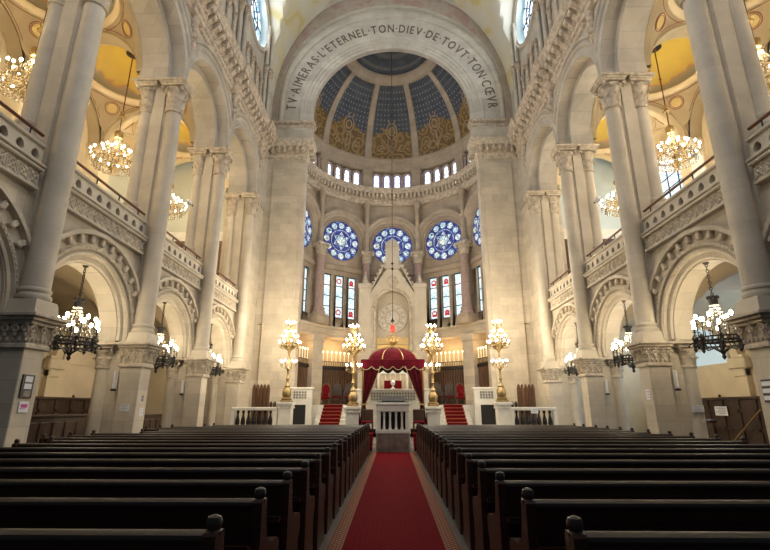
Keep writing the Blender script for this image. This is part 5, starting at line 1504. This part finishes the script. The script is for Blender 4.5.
# ------------------------------------------------------------------ aisles: panelling, benches, doors, windows
for sx in (-1, 1):
    S = SIDE[sx]
    b = MB((12.9, 0, 0), sx)
    y0, y1 = 5, 22.3
    n = 20
    b.box(12.72, 12.98, y0, y1, 0, 1.95); b.box(12.64, 12.98, y0, y1, 1.90, 2.0, .01); b.box(12.68, 12.98, y0, y1, 0, .2)
    for k in range(n + 1):
        y = y0 + (y1 - y0) * k / n; b.box(12.68, 12.80, y - .06, y + .06, 0, 1.95)
    b.box(12.68, 12.8, y0, y1, 1.45, 1.55); b.box(12.68, 12.8, y0, y1, .8, .9)
    for k in range(12):
        y = y0 + .8 + (y1 - y0 - 1) * k / 11; b.ball((12.86, y, 2.06), .06, 6, 4)
    t = b.build('wall_panelling', M['wood_panel']); t.location = (sx * 12.9, 0, 0)
    tag(t, 'dark oak wainscot panelling along the outer wall of the %s aisle' % S, 'panelling')
    # door at the end of the aisle
    dn = thing('door_%d' % (1 if sx < 0 else 2), 'dark arched wooden door at the end of the %s aisle' % S, None, (sx * 9.3, 22.36, 0)); dn['kind'] = 'structure'
    b = MB((9.3, 22.36, 0), sx); b.poly([(8.75, 0), (9.85, 0), (9.85, 2.1)] + [(9.3 + .55 * cos(PI * q / 12), 2.1 + .55 * sin(PI * q / 12)) for q in range(1, 12)] + [(8.75, 2.1)], 'y', 22.3, 22.42); b.build('leaf', M['door'], dn)
    b = MB((9.3, 22.36, 0), sx)
    b.tube([(9.88, 22.3, 0), (9.88, 22.3, 2.1)] + [(9.3 + .58 * cos(PI * q / 12), 22.3, 2.1 + .58 * sin(PI * q / 12)) for q in range(13)] + [(8.72, 22.3, 0)], .05, 6); b.build('surround', M['stone_plain'], dn)
    b = MB((9.3, 22.36, 0), sx); b.ball((9.7, 22.27, 1.05), .04); b.build('handle', M['brass'], dn)
    # frosted lunette windows in the lower aisle
    for i, y in enumerate(BAYS[1:]):
        wn = thing('window_%d' % (120 + i + 10 * (sx > 0)), 'pale frosted half-round window of the %s aisle, bay %s' % (S, BAYW[i + 1]), None, (sx * 12.98, y, 3.2)); wn['kind'] = 'structure'
        b = MB((12.98, 0, 3.2), sx); b.poly([(1.5 * cos(PI * q / 20), 3.3 + 1.5 * sin(PI * q / 20)) for q in range(21)], 'x', 12.96, 12.99); b.build('pane', M['frost'] if sx > 0 else M['plaster'], wn, 0)
        b = MB((12.98, 0, 3.2), sx); b.tube([(12.95, 1.53 * cos(PI * q / 20), 3.3 + 1.53 * sin(PI * q / 20)) for q in range(21)], .05, 6); b.build('frame', M['stone_plain'], wn)
    # tall gallery windows
    for i, y in enumerate(BAYS):
        wn = thing('window_%d' % (140 + i + 10 * (sx > 0)), 'tall leaded window of the %s gallery, bay %s' % (S, BAYW[i]), None, (sx * 13.12, y, 8.6)); wn['kind'] = 'structure'
        o = (13.12, 0, 8.6)
        pts = [(-1.4, 8.6), (1.4, 8.6)] + [(1.4 * cos(PI * q / 20), 12 + 1.4 * sin(PI * q / 20)) for q in range(21)]
        b = MB(o, sx); b.poly(pts, 'x', 13.16, 13.19); b.build('glass', M['g_gal'] if sx > 0 else M['grey_glow_left'], wn, 0)
        if sx > 0:
            for s in (-1, 1):
                b = MB(o, sx); b.box(13.13, 13.16, s * 1.18, s * 1.39, 8.6, 12.1); b.build('border_glass', M['g_galedge'], wn, 0)
            b = MB(o, sx); b.box(13.13, 13.16, -1.39, 1.39, 8.6, 8.8); b.build('border_glass', M['g_galedge'], wn, 0)
        if sx < 0: continue
        b = MB(o, sx)
        for k in range(7): b.box(13.10, 13.14, -1.4, 1.4, 8.82 + .55 * k, 8.85 + .55 * k)
        for yy in (-1.17, -.4, .4, 1.17): b.box(13.10, 13.14, yy - .02, yy + .02, 8.6, 12.75)
        b.build('lead_bars', M['leadedge'], wn, 0)
# bench stalls between left piers 1 and 2, and in the next bays
def stall(y0, y1, sx, lab, xf=8.6, h=1.25, name='bench_stall'):
    t = thing(name, lab, 'bench', (sx * xf, (y0 + y1) / 2, 0))
    o = (xf, (y0 + y1) / 2, 0)
    b = MB(o, sx); b.box(xf, xf + .08, y0, y1, 0, h); b.box(xf - .06, xf + .14, y0, y1, h, h + .07, .015); b.box(xf - .03, xf + .1, y0, y1, 0, .15); b.build('front_panel', M['wood_panel'], t)
    n = max(2, int((y1 - y0) / .45))
    b = MB(o, sx)
    for k in range(n):
        a = y0 + (y1 - y0) * k / n; c = y0 + (y1 - y0) * (k + 1) / n
        b.box(xf - .035, xf, a + .06, c - .06, .25, h - .12, .02)
    b.build('raised_panels', M['wood_panel'], t)
    b = MB(o, sx); b.box(xf + .08, xf + .55, y0, y1, .42, .47); b.build('seat', M['pew_seat'], t)
stall(11.5, 15.4, -1, 'panelled oak bench front in the left aisle, between the first two piers', 9.2, 1.36)
stall(15.9, 19.6, -1, 'panelled oak bench front in the left aisle, beyond the second pier', 9.2, 1.30)
t = thing('bench_stall', 'panelled oak bench front in the right aisle behind the second pier', 'bench', (9.2, 15.5, 0))
b = MB((9.2, 15.5, 0)); b.box(9.2, 9.28, 14.2, 16.9, 0, 1.2); b.box(9.14, 9.34, 14.2, 16.9, 1.2, 1.27, .015); b.build('front_panel', M['wood_panel'], t)

# ------------------------------------------------------------------ notices, tube lamps on the piers
def notice(name, label, cat, p, w, h, axis, sx, mat, lines=4, frame=False, inkmat=None, tilt=0):
    """axis 'n': on the nave face (normal -sx x), 'f': on the face towards the camera"""
    t = thing(name, label, cat, p)
    def B(x0, x1, z0, z1, d0, d1):
        b = MB()
        if axis == 'f': b.box(x0, x1, -d1, -d0, z0, z1)
        else: b.box(min(-sx * d0, -sx * d1), max(-sx * d0, -sx * d1), x0, x1, z0, z1)
        return b
    B(-w / 2, w / 2, 0, h, .0, .008).build('sheet', mat, t, 0)
    b = MB()
    for k in range(lines):
        z = h - h * (k + 1) / (lines + 1)
        bb = B(-w * .38, w * (.38 if k % 2 == 0 else .2), z - h * .03, z + h * .03, .008, .0095); b.add(bb.v, bb.f)
    b.build('print', inkmat or M['ink'], t, 0)
    return t
# black frame with two sheets on the nearest left pier
t = thing('framed_notices', 'black framed case of white notices on the nearest left pier', 'notice', (-7.05, 9.07, 1.78))
b = MB(); b.box(0, .03, -.15, .15, 0, .44, .005); b.build('frame', M['blackframe'], t)
for z0, z1, m in ((.03, .14, 'marble_grey'), (.17, .27, 'paper'), (.30, .41, 'paper')):
    b = MB(); b.box(.03, .036, -.09, .09, z0, z1); b.build('sheet', M[m], t, 0)
t = notice('magenta_notice', 'white paper notice with magenta print below the framed case', 'notice', (-7.04, 9.09, 1.52), .24, .2, 'n', -1, M['paper'], 2, inkmat=M['magenta'])
b = MB(); b.box(.0096, .011, -.075, .075, .085, .15); b.build('heading', M['magenta'], t, 0)
notice('paper_notice', 'white paper notice on the camera-facing side of the second left pier', 'notice', (-7.35, 13.125, 1.52), .26, .18, 'f', -1, M['paper'])
notice('paper_notice', 'white paper notice on the nave face of the second left pier', 'notice', (-7.045, 13.42, 1.4), .2, .2, 'n', -1, M['paper'])
notice('blue_notice', 'small dark notice above the paper on the nave face of the second left pier', 'notice', (-7.045, 13.42, 1.78), .1, .16, 'n', -1, M['ink'], 1, inkmat=M['paper'])
notice('red_notice', 'small white notice with red marks on the second right pier', 'notice', (7.045, 13.36, 1.82), .2, .28, 'n', 1, M['paper'], 3, inkmat=M['magenta'])
notice('paper_notice', 'white paper notice stuck low on the column of the second right pier', 'notice', (8.18, 13.11, 1.5), .3, .17, 'f', 1, M['paper'])
notice('wall_notice', 'white paper notice pinned on the dark panelling of the right aisle', 'notice', (12.66, 18.9, 1.32), .7, .34, 'n', 1, M['paper'])
notice('wall_notice', 'small white paper on the dark bench front in the right aisle', 'notice', (9.19, 15.0, 1.02), .22, .14, 'n', 1, M['paper'], 2)
notice('balustrade_notice', 'white paper notice hung on the right dais balustrade', 'notice', (6.0, 20.65, 1.38), .3, .24, 'f', 1, M['paper'], 2)
t = thing('leaflet_rack', 'dark wall rack of white leaflets on the nearest right pier', 'rack', (7.05, 9.05, 1.7))
b = MB(); b.box(-.03, 0, -.17, .17, 0, .42, .005); b.build('frame', M['blackframe'], t)
for k in range(3):
    b = MB(); b.box(-.045, -.03, -.14, .14, .04 + .13 * k, .12 + .13 * k); b.build('leaflet', M['paper'], t, 0)
for sx in (-1, 1):
    for i, y in enumerate(PIERS[1:3]):
        t = thing('tube_lamp', 'white wall tube lamp on the camera-facing side of the %s %s pier' % (('second', 'third')[i], SIDE[sx]), 'lamp', (sx * 7.72, y - .27, 2.1), 0, 'tube lamps on the piers')
        b = MB(); b.box(-.05, .05, -.03, 0, 0, .5, .008); b.build('backplate', M['marble'], t)
        b = MB(); b.bar((0, -.06, .03), (0, -.06, .47), .03, 10); b.build('tube', M['tube'], t)
        b = MB(); b.box(-.06, .06, -.09, 0, -.05, .01, .01); b.build('end_cap', M['blackframe'], t)
b = MB((12.3, 17.9, 0)); b.bar((12.3, 18.6, .02), (12.6, 16.8, 1.55), .03, 8)
t = b.build('leaning_pole', M['brass']); t.location = (12.3, 17.9, 0)
tag(t, 'thin pale pole slanting against the dark panelling of the right aisle', 'pole')
# security cameras on the gallery columns
for sx in (-1, 1):
    for y, z in ((17.7, 9.6),):
        t = thing('wall_camera', 'small grey camera on the third %s gallery column' % SIDE[sx], 'camera', (sx * 8.2, y - .22, z))
        b = MB(); b.box(-.02, .02, -.2, .02, -.02, .02); b.build('bracket', M['iron'], t)
        b = MB(); b.box(-.07, .07, -.5, -.18, -.06, .08, .02); b.build('housing', M['paper'], t)

# ------------------------------------------------------------------ lights
def light(kind, loc, energy, color=(1, 1, 1), size=.2, rot=None, size_y=None, name='lamp_light', spread=None):
    l = bpy.data.lights.new(name, kind); l.energy = energy; l.color = color
    if kind == 'AREA':
        l.shape = 'RECTANGLE'; l.size = size; l.size_y = size_y or size
        if spread: l.spread = R(spread)
    elif kind != 'SUN': l.shadow_soft_size = size
    o = bpy.data.objects.new(name, l); COL.objects.link(o); o.location = loc
    if rot: o.rotation_euler = rot
    return o
for loc, e, s, c in lights: light('POINT', loc, e, c, s)
for x, y in ((-4.66, 21.0), (-1.74, 20.9), (1.74, 20.9), (4.74, 21.0)):
    light('POINT', (x, y - .1, 5.75), 210, (1, .87, .66), .3)
    light('POINT', (x, y - 1.3, 4.0), 55, (1, .87, .66), .25)
for a in (FA[0], FA[1], FA[3], FA[4]):
    p = fac(a, 0, 5.1, -.1); light('POINT', p, 26, (1, .66, .34), .2)
for y in (15.55, 19.85): light('AREA', (12.6, y, 3.2), 70, (.50, .74, 1.0), 1.6, (0, R(115), 0), 1.6, name='aisle_window_daylight')
# daylight entering by the clerestory and gallery windows, plus an added rear fill
for sx in (-1, 1):
    for y in BAYS:
        light('AREA', (sx * 7.3, y, 21.9), 120, (.80, .89, 1.0), 2.2, (0, sx * R(90), 0), name='window_daylight')
light('AREA', (0, 3.0, 15), 480, (.97, .95, .95), 9, (R(82), 0, 0), 10, name='rear_fill_light')  # unseen area lamp added to brighten the camera-facing stone
for y in BAYS[1:]:
    light('AREA', (12.85, y, 10.8), 45, (.62, .82, 1.0), 2, (0, R(90), 0), 4, name='gallery_window_daylight')
for fi, a in enumerate(FA):
    p = fac(a, 0, 12.45, .6)
    light('AREA', p, 35, (.80, .85, 1.0), 2.2, (R(-90), 0, -a), name='rose_daylight')

w = bpy.data.worlds.new('World'); SC.world = w; w.use_nodes = True
w.node_tree.nodes['Background'].inputs[0].default_value = (.55, .68, .85, 1); w.node_tree.nodes['Background'].inputs[1].default_value = .07

# ------------------------------------------------------------------ camera
F = 465.0
pitch = math.atan((408 - 275) / F); yaw = math.atan((393 - 385) * cos(pitch) / F)
cam = bpy.data.cameras.new('Camera'); cam.sensor_width = 36; cam.lens = F / 770 * 36; cam.clip_end = 200; cam.clip_start = .05
co = bpy.data.objects.new('Camera', cam); COL.objects.link(co); co.location = (0, 0, 1.6)
co.rotation_euler = (R(90) + pitch, 0, yaw)
SC.camera = co
SC.view_settings.view_transform = 'Standard'
SC.view_settings.look = 'None'
SC.view_settings.exposure = 0.45
SC.cycles.use_denoising = True
SC.cycles.max_bounces = 6; SC.cycles.diffuse_bounces = 4
SC.cycles.sample_clamp_indirect = 6
